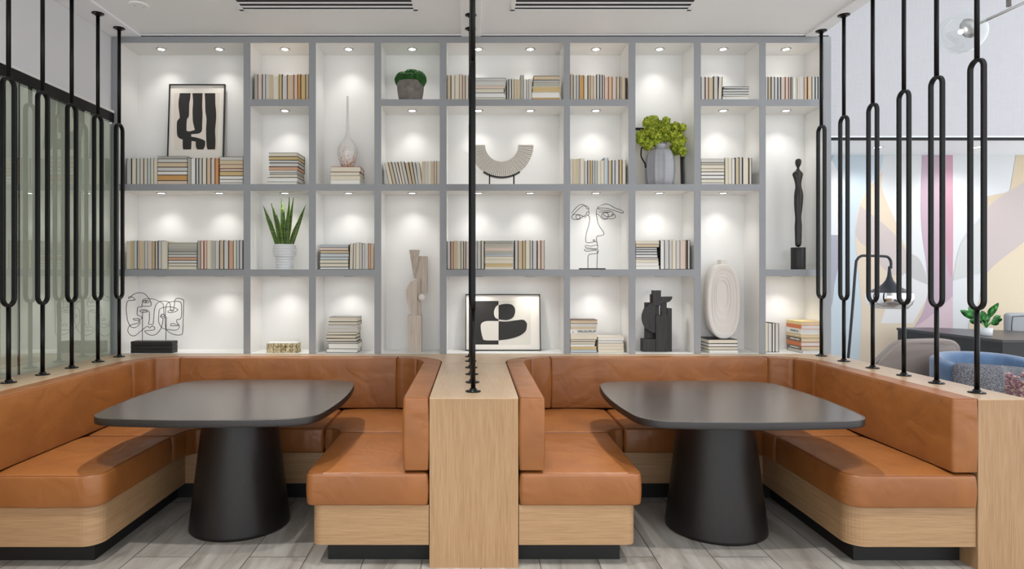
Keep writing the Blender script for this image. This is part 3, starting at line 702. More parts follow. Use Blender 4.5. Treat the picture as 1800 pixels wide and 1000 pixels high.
# 2. framed prints, leaning
def smooth_outline(pts):
    N = len(pts); P = [Vector(p) for p in pts]; sharp = []
    for i in range(N):
        a = P[i]-P[i-1]; b = P[(i+1) % N]-P[i]
        if a.angle(b) > math.radians(58): sharp.append(i)
    if len(sharp) < 2: return catmull(P, 5, True)
    out = []
    for q, i in enumerate(sharp):
        j = sharp[(q+1) % len(sharp)]; seg = [P[(i+k) % N] for k in range(((j-i) % N or N)+1)]
        out += (catmull(seg, 5) if len(seg) > 2 else seg)[:-1]
    return out
def leaning(x0b, x1b, yb, yt, z0, z1, name, label, layers, fw=.0075, mats=None, zoom=None):
    t = thing(name, ((x0b+x1b)/2, yb, z0), label, 'framed print')
    L = math.hypot(yt-yb, z1-z0); ex = Vector((1,0,0)); ez = Vector((0, yt-yb, z1-z0)).normalized(); en = ex.cross(ez)
    O = Vector((x0b, yb, z0)); Wd = x1b-x0b
    def P(u, v, d): return O+ex*u+ez*v-en*(-d)
    def q(mb, u0, u1, v0, v1, d0, d1, m):
        vs = [P(u, v, d) for v in (v0, v1) for d in (d0, d1) for u in (u0, u1)]
        mb.faces(vs, [(0,2,3,1),(4,5,7,6),(0,1,5,4),(2,6,7,3),(0,4,6,2),(1,3,7,5)], m)
    FB = mat('black_frame', srgb(28,27,26), .4)
    m = MB()
    q(m, 0, fw, 0, L, 0, .022, FB); q(m, Wd-fw, Wd, 0, L, 0, .022, FB); q(m, fw, Wd-fw, 0, fw, 0, .022, FB); q(m, fw, Wd-fw, L-fw, L, 0, .022, FB)
    new_obj('frame', m, t)
    m = MB(); q(m, fw, Wd-fw, fw, L-fw, .004, .010, mat('print_mat_board', srgb(236,230,220), .7)); new_obj('mat_board', m, t)
    if layers:
        x0z, y0z, k = zoom; m = MB(); d = .0105
        n0 = en
        for pts, col in layers:
            poly = []
            for a, b in smooth_outline(pts):
                xx = x0z+a/k; yy = y0z+b/k
                ray = Vector(((xx-CX)/F, 1, -(yy-CY)/F)); org = Vector((0,0,EYE)); p0 = P(0,0,d)
                s = (p0-org).dot(en)/ray.dot(en); poly.append(org+ray*s)
            m.faces(poly, [tuple(range(len(poly)))], col); d += .0005
        m.flat = True; new_obj('artwork', m, t, tri=True)
    return t
INK = mat('black_ink', srgb(42,40,38), .75); PAPER = mat('tinted_paper', srgb(228,218,206), .8); PAPER2 = mat('beige_paper', srgb(222,217,206), .8)
A1 = [(185,170),(322,170),(316,240),(306,300),(300,455),(280,490),(272,540),(270,640),(300,650),(340,642),(375,630),(362,580),(350,520),(346,400),(352,280),(345,170),(472,170),(468,330),(472,430),(468,560),(465,630),(450,662),(415,678),(330,685),(330,715),(400,728),(470,750),(505,770),(503,830),(480,877),(405,877),(388,840),(385,778),(335,770),(330,850),(325,877),(230,877),(222,840),(222,752),(180,735),(152,690),(150,540),(168,500),(185,470),(172,360),(170,280),(180,210)]
A2 = [(498,170),(632,170),(633,300),(642,400),(642,500),(630,640),(635,760),(632,850),(625,877),(535,877),(522,820),(515,640),(522,500),(508,400),(505,280)]
leaning(-2.520, -2.057, 5.283, 5.335, 2.2045, 3.066, 'framed_print', 'tall black-framed print of thick black brush strokes leaning behind the books', 
        [([(112,165),(688,168),(655,880),(108,880)], PAPER), (A1, INK), (A2, INK)], zoom=(290,140,7.146))
B1 = [(425,542),(408,555),(396,580),(393,605),(402,632),(425,645)]
B2 = [(425,657),(345,657),(312,668),(300,690),(305,740),(318,788),(345,793),(425,793)]
B3 = [(426,547),(445,540),(480,536),(515,540),(536,558),(543,585),(535,620),(515,640),(480,650),(426,645)]
B4 = [(426,658),(480,660),(560,650),(600,648),(622,668),(625,690),(615,728),(570,762),(500,783),(426,793)]
leaning(-.070, .547, 5.255, 5.332, FL, 1.328, 'framed_print', 'wide black-framed print of black and cream rounded shapes in the bottom niche',
        [([(262,516),(652,516),(652,824),(262,824)], PAPER2), ([(262,516),(425,516),(425,822),(262,822)], INK), (B1, PAPER2), (B2, PAPER2), (B3, INK), (B4, INK)], zoom=(770,400,4))
leaning(1.30, 1.720, 5.298, 5.333, 2.2045, 2.705, 'framed_print', 'black-framed white picture leaning behind the grey jug of green flowers', None, fw=.018)
# 3. snake plant in ribbed white pot
Y = 5.2; px = lambda x: PX(x, Y); pz = lambda y: PZ(y, Y); s5 = F/Y
zb = bz(473.5)+.0006
t = thing('potted_snake_plant', (px(500.3), Y, zb), 'snake plant with upright pointed leaves in a ribbed white pot', 'potted plant')
prof = [(.055,0)]; hgt = (473-429)/s5
N = 90
for i in range(N+1):
    z = hgt*i/N; u = i/N
    base = .068+.001*math.sin(u*3) if u < .45 else (.068+(u-.45)/.12*.022 if u < .57 else .090)
    if u > .9: base = .088
    prof.append((base+.0038*math.cos(2*math.pi*u*9.5), z))
prof += [(.080, hgt), (.076, hgt-.01), (.0, hgt-.012)]
m = MB(); m.lathe((px(500.3), Y, zb), prof, mat('white_glazed_ceramic', srgb(226,228,230), .35), 40, True, True); new_obj('pot', m, t)
SNK = mat('snake_leaf', srgb(50,84,28), .45); n = NT(SNK)
a = n.noise(n.coords((6,6,60)), 2.2, 3, .6, 1.5); n.l(n.ramp(a, [(.35, srgb(16,40,12)), (.52, srgb(50,88,24)), (.7, srgb(112,142,40))]), n.b.inputs['Base Color'])
SNE = mat('snake_leaf_edge', srgb(178,196,78), .5)
tips = [(465,361,-.5),(475.5,357,.2),(492.5,347,.5),(508,346,.1),(517,347.5,-.3),(536,359,.3),(463.5,381,.6),(530.5,380,-.4),(490,378,-.7),(502.5,372,-.6),(512,362,-.8),(482,366,-.2)]
for i, (tx, ty, dy) in enumerate(tips):
    b = Vector((px(500+(tx-500)*.32), Y+dy*.04, zb+hgt-.02)); e = Vector((px(tx), Y+dy*.08, pz(ty)))
    L = (e-b).length; m = MB(); rings = []
    rg = random.Random(i); ang = rg.uniform(-.6, .6); sd = Vector((math.cos(ang), math.sin(ang), 0)); fr = Vector((-sd.y, sd.x, 0))
    wmax = .021 if i < 9 else .018
    strips = {}
    for k in range(15):
        u = k/14; c = b.lerp(e, u)+Vector(((e.x-b.x)*.25*(u*u-u), 0, 0)); w = wmax*(.55+.9*u*(1-u)*1.6)*(1-u**4)+.0006
        strips[k] = [c-sd*w+fr*.004, c-sd*w*.86+fr*.003, c-sd*w*.4-fr*.001*0, c-fr*.004, c+sd*w*.4, c+sd*w*.86+fr*.003, c+sd*w+fr*.004,
                     c+sd*w*.86+fr*.005, c-fr*.0015, c-sd*w*.86+fr*.005]
    vs = [v for k in range(15) for v in strips[k]]; fE = []; fG = []
    for k in range(14):
        for j in range(10):
            f = (k*10+j, k*10+(j+1) % 10, (k+1)*10+(j+1) % 10, (k+1)*10+j); (fE if j in (0, 5, 6, 9) else fG).append(f)
    bvs = [m.bm.verts.new(v) for v in vs]; iG = m.mi(SNK); iE = m.mi(SNE)
    for fs, ii in ((fG, iG), (fE, iE)):
        for f in fs: q = m.bm.faces.new([bvs[z] for z in f]); q.material_index = ii; q.smooth = True
    new_obj('leaf', m, t)
# 4. blown glass vase
Y = 5.19; c = (px(611), Y, ZV)
VG = mat('milky_glass', srgb(240,232,228), .08, 0, .6, Transmission_Weight=.35); n = NT(VG)
a = n.noise(n.coords((1,1,.55)), 26, 5, .6, 2.5)
tc = n.n('ShaderNodeTexCoord'); sp = n.n('ShaderNodeSeparateXYZ'); n.l(tc.outputs['Object'], sp.inputs[0])
h_ = n.n('ShaderNodeMapRange'); h_.inputs['From Min'].default_value = 0; h_.inputs['From Max'].default_value = .24; h_.inputs['To Min'].default_value = .16; h_.inputs['To Max'].default_value = -.16
n.l(sp.outputs[2], h_.inputs[0]); ad = n.n('ShaderNodeMath', operation='ADD'); n.l(a, ad.inputs[0]); n.l(h_.outputs[0], ad.inputs[1])
n.l(n.ramp(ad.outputs[0], [(.48, srgb(248,245,243)), (.60, srgb(238,224,216)), (.70, srgb(214,150,116)), (.80, srgb(160,80,48))]), n.b.inputs['Base Color'])
t = thing('glass_vase', c, 'teardrop glass vase with long thin neck and rusty swirls, on stacked books', 'vase')
vp = [(.0,.001),(.040,0),(.046,.004),(.056,.03),(.070,.07),(.079,.11),(.081,.135),(.076,.165),(.062,.195),(.044,.222),(.028,.245),(.018,.268),(.013,.30),(.011,.36),(.0095,.45),(.008,.55),(.008,.583),(.006,.583),(.006,.50)]
m = MB(); m.lathe(c, vp, VG, 40, True, True); new_obj('body', m, t)
# 5. moss pot
Y = 5.2; zb = bz(174.5)+.0006; c = Vector((px(721.5), Y, zb))
t = thing('moss_planter', c, 'grey concrete bowl planter topped with mounds of dark green moss', 'potted plant')
CON = mat('concrete', srgb(122,114,108), .85); n = NT(CON); a = n.noise(n.coords((1,1,1)), 18, 5, .6); n.l(n.ramp(a, [(.3, srgb(104,97,92)), (.7, srgb(134,127,121))]), n.b.inputs['Base Color'])
m = MB(); m.lathe(c, [(.080,0),(.088,.006),(.098,.05),(.106,.10),(.110,.15),(.110,.166),(.104,.168),(.101,.160),(.0,.158)], CON, 40); new_obj('bowl', m, t)
MOSS = mat('moss', srgb(30,78,26), .9); n = NT(MOSS); a = n.noise(n.coords((1,1,1)), 90, 4); n.l(n.ramp(a, [(.3, srgb(16,50,14)), (.7, srgb(52,112,40))]), n.b.inputs['Base Color']); n.bump(a, .8, .01)
m = MB(); rg = random.Random(5)
def fuzz(m, cc, r, sc, mt, n_, L, rg):
    for k in range(n_):
        d = Vector((rg.gauss(0,1), rg.gauss(0,1), abs(rg.gauss(0,1))-.3)).normalized()
        p = cc+Vector((d.x*sc[0], d.y*sc[1], d.z*sc[2]))*r; q = (d+Vector((rg.uniform(-.5,.5), rg.uniform(-.5,.5), rg.uniform(-.5,.5)))).normalized()
        u = q.orthogonal().normalized()*L*.22; w = q.cross(u)
        m.faces([p-u, p+u*.5+w*.8, p+u*.5-w*.8, p+q*L], [(0,1,3),(1,2,3),(2,0,3)], mt)
for cc, r, sc in (((-.058,0,.185), .066, (1,1.2,1)), ((.058,-.01,.185), .070, (1,1.1,1.05)), ((-.005,.01,.225), .052, (1,1,.95)), ((.0,-.045,.18), .058, (1,1,1)), ((.080,-.02,.178), .040, (1,1,1)), ((-.078,-.01,.178), .040, (1,1,1)), ((.025,-.02,.225), .040, (1,1,1))):
    cc = c+Vector(cc); m.ball(cc, r, MOSS, 3, sc, .12, 6, r*100); fuzz(m, cc, r*.98, sc, MOSS, 700, .009, rg)
new_obj('moss', m, t)
# 6. pale wood abstract sculpture
k5 = lambda pts, Y: [(PX(690+a/5, Y), PZ(430+b/5, Y)) for a, b in pts]
Ys = 5.13; t = thing('wood_sculpture', (PX(729, Ys), Ys, FL), 'pale wood abstract sculpture with cone, half disc, slab and ball on a block', 'sculpture')
a, b = k5([(135,620),(252,952)], Ys)
m = MB(); m.box(a[0], b[0], Ys, Ys+.11, FL, a[1], ASH); new_obj('block', m, t, bevel=.002)
m = MB(); m.prismy(k5([(217,306),(190,309),(160,325),(135,360),(121,400),(120,440),(126,490),(142,560),(165,619),(217,619)], Ys+.01), Ys+.01, Ys+.045, ASH); new_obj('half_disc', m, t)
a, b = k5([(215,299),(250,620)], Ys+.045)
m = MB(); m.prismy(k5([(213,299),(240,299),(250,620),(213,620)], Ys+.046), Ys+.046, Ys+.085, ASH); new_obj('upright_slab', m, t)
m = MB(); m.prismy(k5([(228,100),(300,100),(306,112),(303,425),(247,425),(243,298),(186,298),(222,150)], Ys+.088), Ys+.088, Ys+.145, ASH); new_obj('upper_slab', m, t, bevel=.0015)
p = k5([(142,45),(238,45),(186,299)], Ys+.02); yc = Ys+.05
m = MB(); A_ = Vector((p[2][0], yc, p[2][1]))
top = [Vector((p[0][0], yc, p[0][1])), Vector(((p[0][0]*.55+p[1][0]*.45), yc-.04, p[0][1])), Vector((p[1][0], yc, p[0][1])), Vector(((p[0][0]+p[1][0])/2, yc+.035, p[0][1]))]
m.faces(top+[A_], [(0,1,2,3),(0,1,4),(1,2,4),(2,3,4),(3,0,4)], ASH); new_obj('inverted_cone', m, t)
m = MB(); q = k5([(258,463)], Ys+.03)[0]; m.ball((q[0]+.0, Ys+.028, q[1]), .0305, mat('white_ball', srgb(228,222,214), .5), 3); new_obj('ball', m, t)
# 7. fan-shaped slatted arc
Y = 5.2; cx, cz = px(881.75), pz(255.5); t = thing('fan_sculpture', (cx, Y, bz(323.5)+.0006), 'pale U-shaped fan of thin slats held on a small black stand', 'sculpture')
SL = mat('pale_slat', srgb(218,211,199), .6); m = MB(); ns = 46
for k in range(ns):
    a0 = math.pi+math.pi*(k+.10)/ns; a1 = math.pi+math.pi*(k+.90)/ns; ri, ro = .135, .256
    pts = [(cx+ri*math.cos(a0), cz+ri*math.sin(a0)), (cx+ro*math.cos(a0), cz+ro*math.sin(a0)), (cx+ro*math.cos(a1), cz+ro*math.sin(a1)), (cx+ri*math.cos(a1), cz+ri*math.sin(a1))]
    dy = .028+.003*(k % 2); m.prismy(pts, Y-dy, Y+dy, SL)
new_obj('slats', m, t)
m = MB()
pts = [(cx+.139*math.cos(math.pi*(1+k/60)), cz+.139*math.sin(math.pi*(1+k/60))) for k in range(0, 61)]
pp = pts+[(cx+(r_)*math.cos(math.pi*(2-k/60)), cz+(r_)*math.sin(math.pi*(2-k/60))) for k in range(0, 61) for r_ in (.252,)]
m.prismy(pp, Y-.021, Y+.021, mat('fan_gap_shade', srgb(70,62,54), .7)); new_obj('gap_shade', m, t, tri=True)  # dark ring added behind the slats as shade for their gaps
m = MB(); aa = [math.radians(236+68*k/16) for k in range(17)]
pp = [(cx+.2585*math.cos(a), cz+.2585*math.sin(a)) for a in aa]+[(cx+.266*math.cos(a), cz+.266*math.sin(a)) for a in aa[::-1]]
m.prismy(pp, Y-.03, Y+.03, BLACK)
zb = bz(323.5)+.0008
for lx in (362, 533):
    X = px(770+lx/4); zt_ = cz-math.sqrt(.262**2-(X-cx)**2)
    m.cyl((X, Y-.022, zb), .0045, zt_-zb, BLACK, 10); m.cyl((X, Y+.022, zb), .0045, zt_-zb, BLACK, 10)
new_obj('stand', m, t, tri=True)
# 8. single wire face
Y = 5.16; zb = bz(473.5)+.0006; t = thing('wire_face_sculpture', (PX(1041, Y), Y, zb), 'single black wire face with long nose on a thin oval base', 'sculpture')
m = MB(); q = [(PX(1041, Y)+.108*math.cos(a/32*2*math.pi), Y+.035*math.sin(a/32*2*math.pi)) for a in range(32)]; m.prism(q, zb, zb+.009, BLACK); new_obj('base', m, t)
wires(t, 'wire_face', ['(285,938)(285,860)(287,790)(300,760)(330,750)(385,748)(408,735)(405,715)(380,706)(330,710)(270,715)(242,706)(243,692)(280,687)(340,693)(395,690)(410,670)(412,640)(370,638)(320,650)(270,640)(248,650)(260,668)(330,678)(400,688)(420,702)(414,740)(407,780)(403,938)',
 '(412,640)(402,590)(395,545)(410,519)(445,513)(480,505)(492,482)(470,440)(440,398)(418,350)(405,290)(396,230)(400,175)(425,135)(470,112)(520,100)(570,115)(640,155)(700,175)(745,203)(735,218)(690,205)(600,175)(520,155)(415,152)',
 '(413,160)(440,176)(500,184)(560,188)(605,208)(618,235)(590,258)(540,263)(500,252)(485,232)(495,215)(525,212)(550,240)(545,275)(515,290)(480,280)(462,252)(475,225)(515,212)(575,206)(425,203)',
 '(400,228)(435,250)(465,285)(500,300)(560,290)(605,292)(640,275)(640,250)(618,234)(596,236)(592,250)(608,252)',
 '(405,598)(375,588)(352,578)(362,564)(376,574)(370,590)(330,600)(280,605)(255,580)(262,500)(280,430)(298,370)(308,300)(302,262)(280,248)(262,238)(268,212)(292,205)(302,222)(282,248)',
 '(292,205)(296,165)(280,135)(250,125)(205,132)(150,180)(100,230)(75,262)(85,290)(120,302)(165,300)(200,280)(225,262)(245,272)(260,258)(245,245)(225,262)(190,245)(140,238)(95,240)(75,258)',
 '(296,165)(268,158)(250,125)(215,105)(165,120)(110,172)(72,222)', circ(155,270,27,27)], 995, 345, 7.41, Y, .0024, wob=.003)
# 9. grey jug with green hydrangeas
Y = 5.165; zb = bz(323.5)+.0006; cx = PX(1160.5, Y); t = thing('flower_jug', (cx, Y, zb), 'fluted glazed grey jug with black side handle and yellow-green flowers', 'jug of flowers')
JG = mat('grey_glaze', srgb(160,162,172), .3); n = NT(JG); a = n.noise(n.coords((4,4,60)), 4, 3); n.l(n.ramp(a, [(.3, srgb(154,155,161)), (.7, srgb(168,169,175))]), n.b.inputs['Base Color'])
def flute(r, z, a):
    k = min(1, max(0, (.30-z)/.05)); return r*(1+.075*k*(abs(math.cos(a*4.5+.5))**14*1.3-.3))
jp = [(0,.0),(.088,0),(.098,.006),(.108,.05),(.113,.12),(.110,.18),(.103,.235),(.090,.272),(.066,.288),(.046,.293),(.044,.325),(.047,.331),(.041,.331),(.038,.29),(0,.27)]
m = MB(); m.lathe((cx, Y, zb), jp, JG, 84, False, False, flute); new_obj('body', m, t, merge=True)
m = MB(); hp = zoompts('(250,440)(190,448)(140,475)(127,520)(127,590)(150,640)(178,690)(183,740)', 1110, 195, 7.41, Y); hp = catmull(hp, 5); m.tube(hp, .006, BLACK, 10); new_obj('handle', m, t)
GR = mat('hydrangea_petals', srgb(132,150,36), .7); n = NT(GR); a = n.noise(n.coords((1,1,1)), 40, 3); n.bump(n.noise(n.coords((1,1,1)), 160, 2), .8, .006); n.l(n.ramp(a, [(.3, srgb(88,106,14)), (.48, srgb(136,152,30)), (.68, srgb(190,200,66))]), n.b.inputs['Base Color'])
bl = [(270,120,58),(205,160,70),(150,310,72),(240,250,95),(345,200,90),(430,145,55),(480,225,85),(575,215,62),(545,320,62),(645,230,48),(665,380,48),(600,490,78),(210,430,80),(330,390,70),(115,385,42),(640,540,55),(420,330,60),(230,110,40),(300,110,45),(560,390,55),(610,330,58),(500,330,60),(420,240,70),(640,450,52),(300,320,80),(108,300,38),(540,270,60),(590,420,50)]
rg = random.Random(11)
for j, (a, b, r) in enumerate(bl):
    m = MB(); cc = zoompts('(%f,%f)' % (a, b), 1110, 195, 7.41, 5.15)[0]; rr = r/7.41/217; cc.y += rg.uniform(-.035, .045)
    m.ball(cc, rr*.84, GR, 2, (1,1,1), .2, 8, j)
    for k in range(int(30+r*.75)):
        d = Vector((rg.gauss(0,1), rg.gauss(0,1)-.35, rg.gauss(0,1))).normalized(); p = cc+d*rr*rg.uniform(.78, .97)
        m.ball(p, rg.uniform(.008, .0125), GR, 1, (rg.uniform(.8,1.2), 1, rg.uniform(.7,1.1)), .5, 3, k)
    new_obj('flower_head', m, t)
m = MB()
for e in ((-.07,0,.40), (.0,.02,.43), (.08,.01,.40), (.12,0,.33)): m.tube([(cx, Y, zb+.28), (cx+e[0]*.5, Y+e[1], zb+.36), (cx+e[0], Y+e[1], zb+e[2])], .004, mat('stem_green', srgb(70,90,36), .6), 6)
new_obj('stems', m, t)
# 10. black block sculpture
k7 = lambda pts, Y: [(PX(1115+a/7.41, Y), PZ(495+b/7.41, Y)) for a, b in pts]
Ys = 5.2; BW = mat('blackened_wood', srgb(34,33,32), .5); n = NT(BW); a = n.noise(n.coords((20,20,2)), 3, 4); n.l(n.ramp(a, [(.3, srgb(24,23,22)), (.75, srgb(52,50,47))]), n.b.inputs['Base Color'])
t = thing('block_sculpture', (PX(1156, Ys), Ys, FL), 'black abstract sculpture of stacked blocks with half disc and crescent', 'sculpture')
def blk(name, x0, x1, y0, y1, ya, yb, toFloor=False):
    p = k7([(x0,y0),(x1,y1)], ya); m = MB(); m.box(p[0][0], p[1][0], ya, yb, FL if toFloor else p[1][1], p[0][1], BW); new_obj(name, m, t, bevel=.0015)
blk('front_block', 280, 430, 437, 908, 5.18, 5.235, True); blk('base_block', 113, 279, 748, 905, 5.185, 5.27, True)
blk('rear_column', 428, 490, 348, 905, 5.20, 5.29, True); blk('rear_panel', 137, 280, 270, 752, 5.236, 5.262)
blk('middle_column', 355, 423, 272, 440, 5.20, 5.25); blk('small_block', 282, 326, 315, 440, 5.21, 5.25); blk('top_block', 245, 348, 112, 314, 5.185, 5.24); blk('side_block', 217, 246, 165, 275, 5.22, 5.26)
m = MB(); m.prismy(k7([(348,195),(497,195),(494,215),(480,240),(455,262),(420,272),(385,272),(348,264)], 5.195), 5.195, 5.23, BW); new_obj('crescent', m, t)
pp = [(281,270)]+[(281-171*math.sin(math.pi*k/24), 470-200*math.cos(math.pi*k/24)) for k in range(25)]
m = MB(); m.prismy(k7(pp[1:], 5.19), 5.19, 5.234, BW); new_obj('half_disc', m, t, bevel=.002)
# 11. white oval vase with nested grooves
Yv = 5.16; t = thing('oval_vase', (PX(1272, Yv), Yv+.05, ZO), 'white matte oval vase with nested oval grooves, standing on stacked books', 'vase')
OVM = mat('matte_white_ceramic', srgb(222,216,208), .75)
k8 = lambda a, b, Y=Yv: (PX(1225+a/5.41, Y), PZ(445+b/5.41, Y))
def oval(cx, x0, x1, y0, y1, p=2.5, n=64):
    out = []
    for k in range(n):
        a = 2*math.pi*k/n; c, s = math.cos(a), math.sin(a)
        out.append((( x0+x1)/2+(x1-x0)/2*math.copysign(abs(c)**(2/p), c), (y0+y1)/2+(y1-y0)/2*math.copysign(abs(s)**(2/p), s)))
    return out
z_sh = ZO-k8(0,812)[1]
rings = []
seq = [(105,410,100,812,2.5,.105),(104,411,100,813,2.5,.02),(105,410,101,812,2.5,.0),(113,402,112,803,2.5,-.002),(130,385,150,772,2.5,-.002),(138,378,165,760,2.5,.006),(142,374,170,752,2.5,.007),(150,357,182,692,2.5,-.001),(160,346,195,676,2.5,.007),(165,341,202,668,2.4,.008),(172,330,212,612,2.4,.0),(180,322,228,598,2.4,.009),(184,318,233,590,2.3,.010),(190,302,250,535,2.3,.002),(196,296,262,520,2.3,.011),(200,292,268,512,2.3,.012)]
m = MB()
for (xa, xb, ya, yb_, p, dy) in seq:
    rings.append([Vector((k8(a, b)[0], Yv+dy, k8(a, b)[1]+z_sh)) for a, b in oval(0, xa, xb, ya, yb_, p)])
m.loft(rings, OVM, True); new_obj('body', m, t)
m = MB(); q = [k8(*p_) for p_ in ((226,128),(236,100),(233,62),(276,62),(284,100),(302,128))]
m.prismy([(a, b+z_sh) for a, b in q], Yv+.012, Yv+.092, OVM); new_obj('neck', m, t, bevel=.002)
# 12. slender black figure on cylinder
Yf = 5.2; pf = lambda a, b: (PX(1100+a/4, Yf), PZ(230+b/4, Yf)); zb = bz(473.5)+.0006
t = thing('figure_statue', (pf(1212,0)[0], Yf, zb), 'slender black standing figure without arms on a black cylinder', 'sculpture')
BR = mat('black_bronze', srgb(34,32,29), .35); n = NT(BR); a = n.noise(n.coords((1,1,.3)), 60, 3); n.bump(a, .4, .004)
m = MB(); zt_ = pf(0,820)[1]; m.cyl((pf(1212,0)[0], Yf, zb), .055, zt_-zb, mat('black_cylinder', srgb(26,25,24), .45), 40); new_obj('base', m, t, bevel=.003)
secs = [(1190,1234,820,.9),(1191,1235,760,.9),(1189,1236,700,.9),(1188,1238,668,.9),(1192,1233,625,.9),(1191,1232,600,.85),(1187,1238,560,.8),(1184,1244,510,.8),(1184,1248,460,.8),(1187,1243,425,.8),(1194,1232,392,.8),(1189,1234,360,.8),(1180,1240,330,.7),(1172,1246,312,.6),(1171,1247,300,.5),(1182,1236,288,.55),(1196,1224,276,.8),(1204,1219,264,1),(1203,1220,256,1),(1196,1228,244,1.1),(1192,1233,226,1.1),(1193,1233,208,1.1),(1200,1226,198,1.1),(1209,1216,195,1)]
rings = []
for xa, xb, yy, ry in secs:
    A_ = pf(xa, yy); B_ = pf(xb, yy); r = (B_[0]-A_[0])/2; cxx = (A_[0]+B_[0])/2
    rings.append([Vector((cxx+r*math.cos(2*math.pi*k/24), Yf+r*ry*math.sin(2*math.pi*k/24), A_[1])) for k in range(24)])
m = MB(); m.loft(rings, BR, True); o = new_obj('figure', m, t); ss = o.modifiers.new('s', 'SUBSURF'); ss.levels = 1; ss.render_levels = 2
# 13. patterned box
Yp = 5.11; x0, x1 = PX(469.3, Yp), PX(522, Yp); t = thing('patterned_box', ((x0+x1)/2, Yp, FL), 'small box with brown and yellow picture panels and white lid', 'box')
PB = mat('box_pattern', srgb(180,160,110), .6); n = NT(PB); a = n.noise(n.coords((30,30,14)), 3, 6, .7, 1.2)
n.l(n.ramp(a, [(.30, srgb(40,34,26)), (.42, srgb(112,88,48)), (.52, srgb(200,184,138)), (.62, srgb(228,220,196)), (.74, srgb(176,150,70))]), n.b.inputs['Base Color'])
m = MB(); m.box(x0, x1, Yp, Yp+.11, FL, FL+.076, PB); new_obj('body', m, t)
m = MB(); m.box(x0-.001, x1+.001, Yp-.001, Yp+.111, FL+.0762, FL+.0805, WHITE); new_obj('lid', m, t)
m = MB()
for u in (0, .22, .46, .60, .84, 1): X = x0+(x1-x0)*u; m.box(X-.001, X+.001, Yp-.0016, Yp+.0005, FL, FL+.076, TOE)
m.box(x0, x1, Yp-.0016, Yp+.0005, FL+.049, FL+.051, TOE); new_obj('panel_lines', m, t)
# ---------------------------------------------------------------- lobby behind the right screen
def sp_(s, Y, k=1, x0=0, y0=0): return zoompts(s, x0, y0, k, Y)
mu = MB(); mu.flat = True
d = MW-.004
def patch(s, col):
    global d
    raw = smooth_outline([tuple(map(float, p_.strip('()').split(','))) for p_ in s.replace(')(', ') (').split()]); pts = [Vector((PX(p_[0], d), d, PZ(p_[1], d))) for p_ in raw]; mu.faces(pts, [tuple(range(len(pts)))], mat('mural_%d_%d_%d' % col, srgb(*[c_*.94 for c_ in col]), .8)); d -= .0003
patch('(1440,272.6)(1850,272.6)(1850,680)(1440,680)', (226,228,229))
patch('(1440,273)(1553,273)(1548,300)(1535,318)(1522,335)(1507,372)(1504,410)(1510,440)(1513,480)(1514,560)(1508,680)(1440,680)', (203,216,224))
patch('(1440,273)(1466,273)(1461,285)(1455,300)(1440,300)', (178,192,204))
patch('(1440,290)(1463,283)(1475,305)(1485,325)(1477,360)(1476,413)(1440,413)', (232,233,236))
patch('(1440,413)(1477,413)(1475,460)(1467,500)(1461,540)(1440,560)', (172,173,184))
patch('(1551,300)(1550,330)(1562,362)(1575,390)(1590,430)(1620,480)(1632,520)(1620,590)(1610,680)(1508,680)(1514,560)(1512,510)(1505,440)(1504,405)(1510,365)(1525,335)(1540,315)', (226,210,188))
patch('(1512,362)(1530,375)(1555,395)(1580,420)(1592,440)(1614,470)(1627,490)(1630,502)(1590,490)(1556,475)(1530,440)(1505,415)', (206,194,191))
patch('(1590,480)(1630,500)(1630,520)(1618,545)(1605,568)(1548,568)(1556,545)(1575,500)', (230,229,230))
patch('(1600,445)(1616,455)(1627,480)(1630,500)(1606,490)(1590,480)', (198,196,195))
patch('(1621,273)(1675,273)(1675,578)(1605,578)(1622,548)(1630,520)(1631,500)(1628,460)(1622,420)(1619,380)(1619,340)', (196,172,186))
patch('(1664,273)(1675,273)(1675,470)(1668,480)(1660,420)(1662,340)', (204,158,172))
patch('(1675,520)(1675,578)(1604,578)(1640,552)', (218,194,202))
patch('(1675,493)(1685,440)(1700,410)(1722,385)(1736,375)(1736,478)(1700,486)', (210,212,210))
patch('(1736,345)(1775,337)(1786,273)(1850,273)(1850,420)(1736,400)', (220,202,174))
patch('(1731,374)(1800,320)(1850,285)(1850,370)(1800,425)(1735,480)(1731,476)', (203,190,187))
patch('(1735,480)(1800,425)(1850,380)(1850,680)(1700,680)(1702,578)(1720,535)', (226,210,184))
tag(new_obj('wall_mural', mu, None, tri=True), 'large abstract mural of overlapping pastel shapes on the lobby wall', 'mural')
# soffit downlights
for x, lab in ((1543, 'left'), (1716, 'right')):
    Y = YS+.42; X = PX(x, Y); t = thing('soffit_downlight', (X, Y, ZS), 'small ring downlight under the white lobby soffit, %s one' % lab, 'ceiling light', 'downlights under the lobby soffit')
    m = MB(); m.lathe((X, Y, ZS-.008), [(.05,.008),(.05,.001),(.066,0),(.07,.008)], RING, 24, False, False); new_obj('trim_ring', m, t)
    m = MB(); m.cyl((X, Y, ZS-.004), .05, .003, BULB, 20); new_obj('lens', m, t)
    spot('bulb', (X, Y, ZS-.02), 22, 150, .6, t, .04)
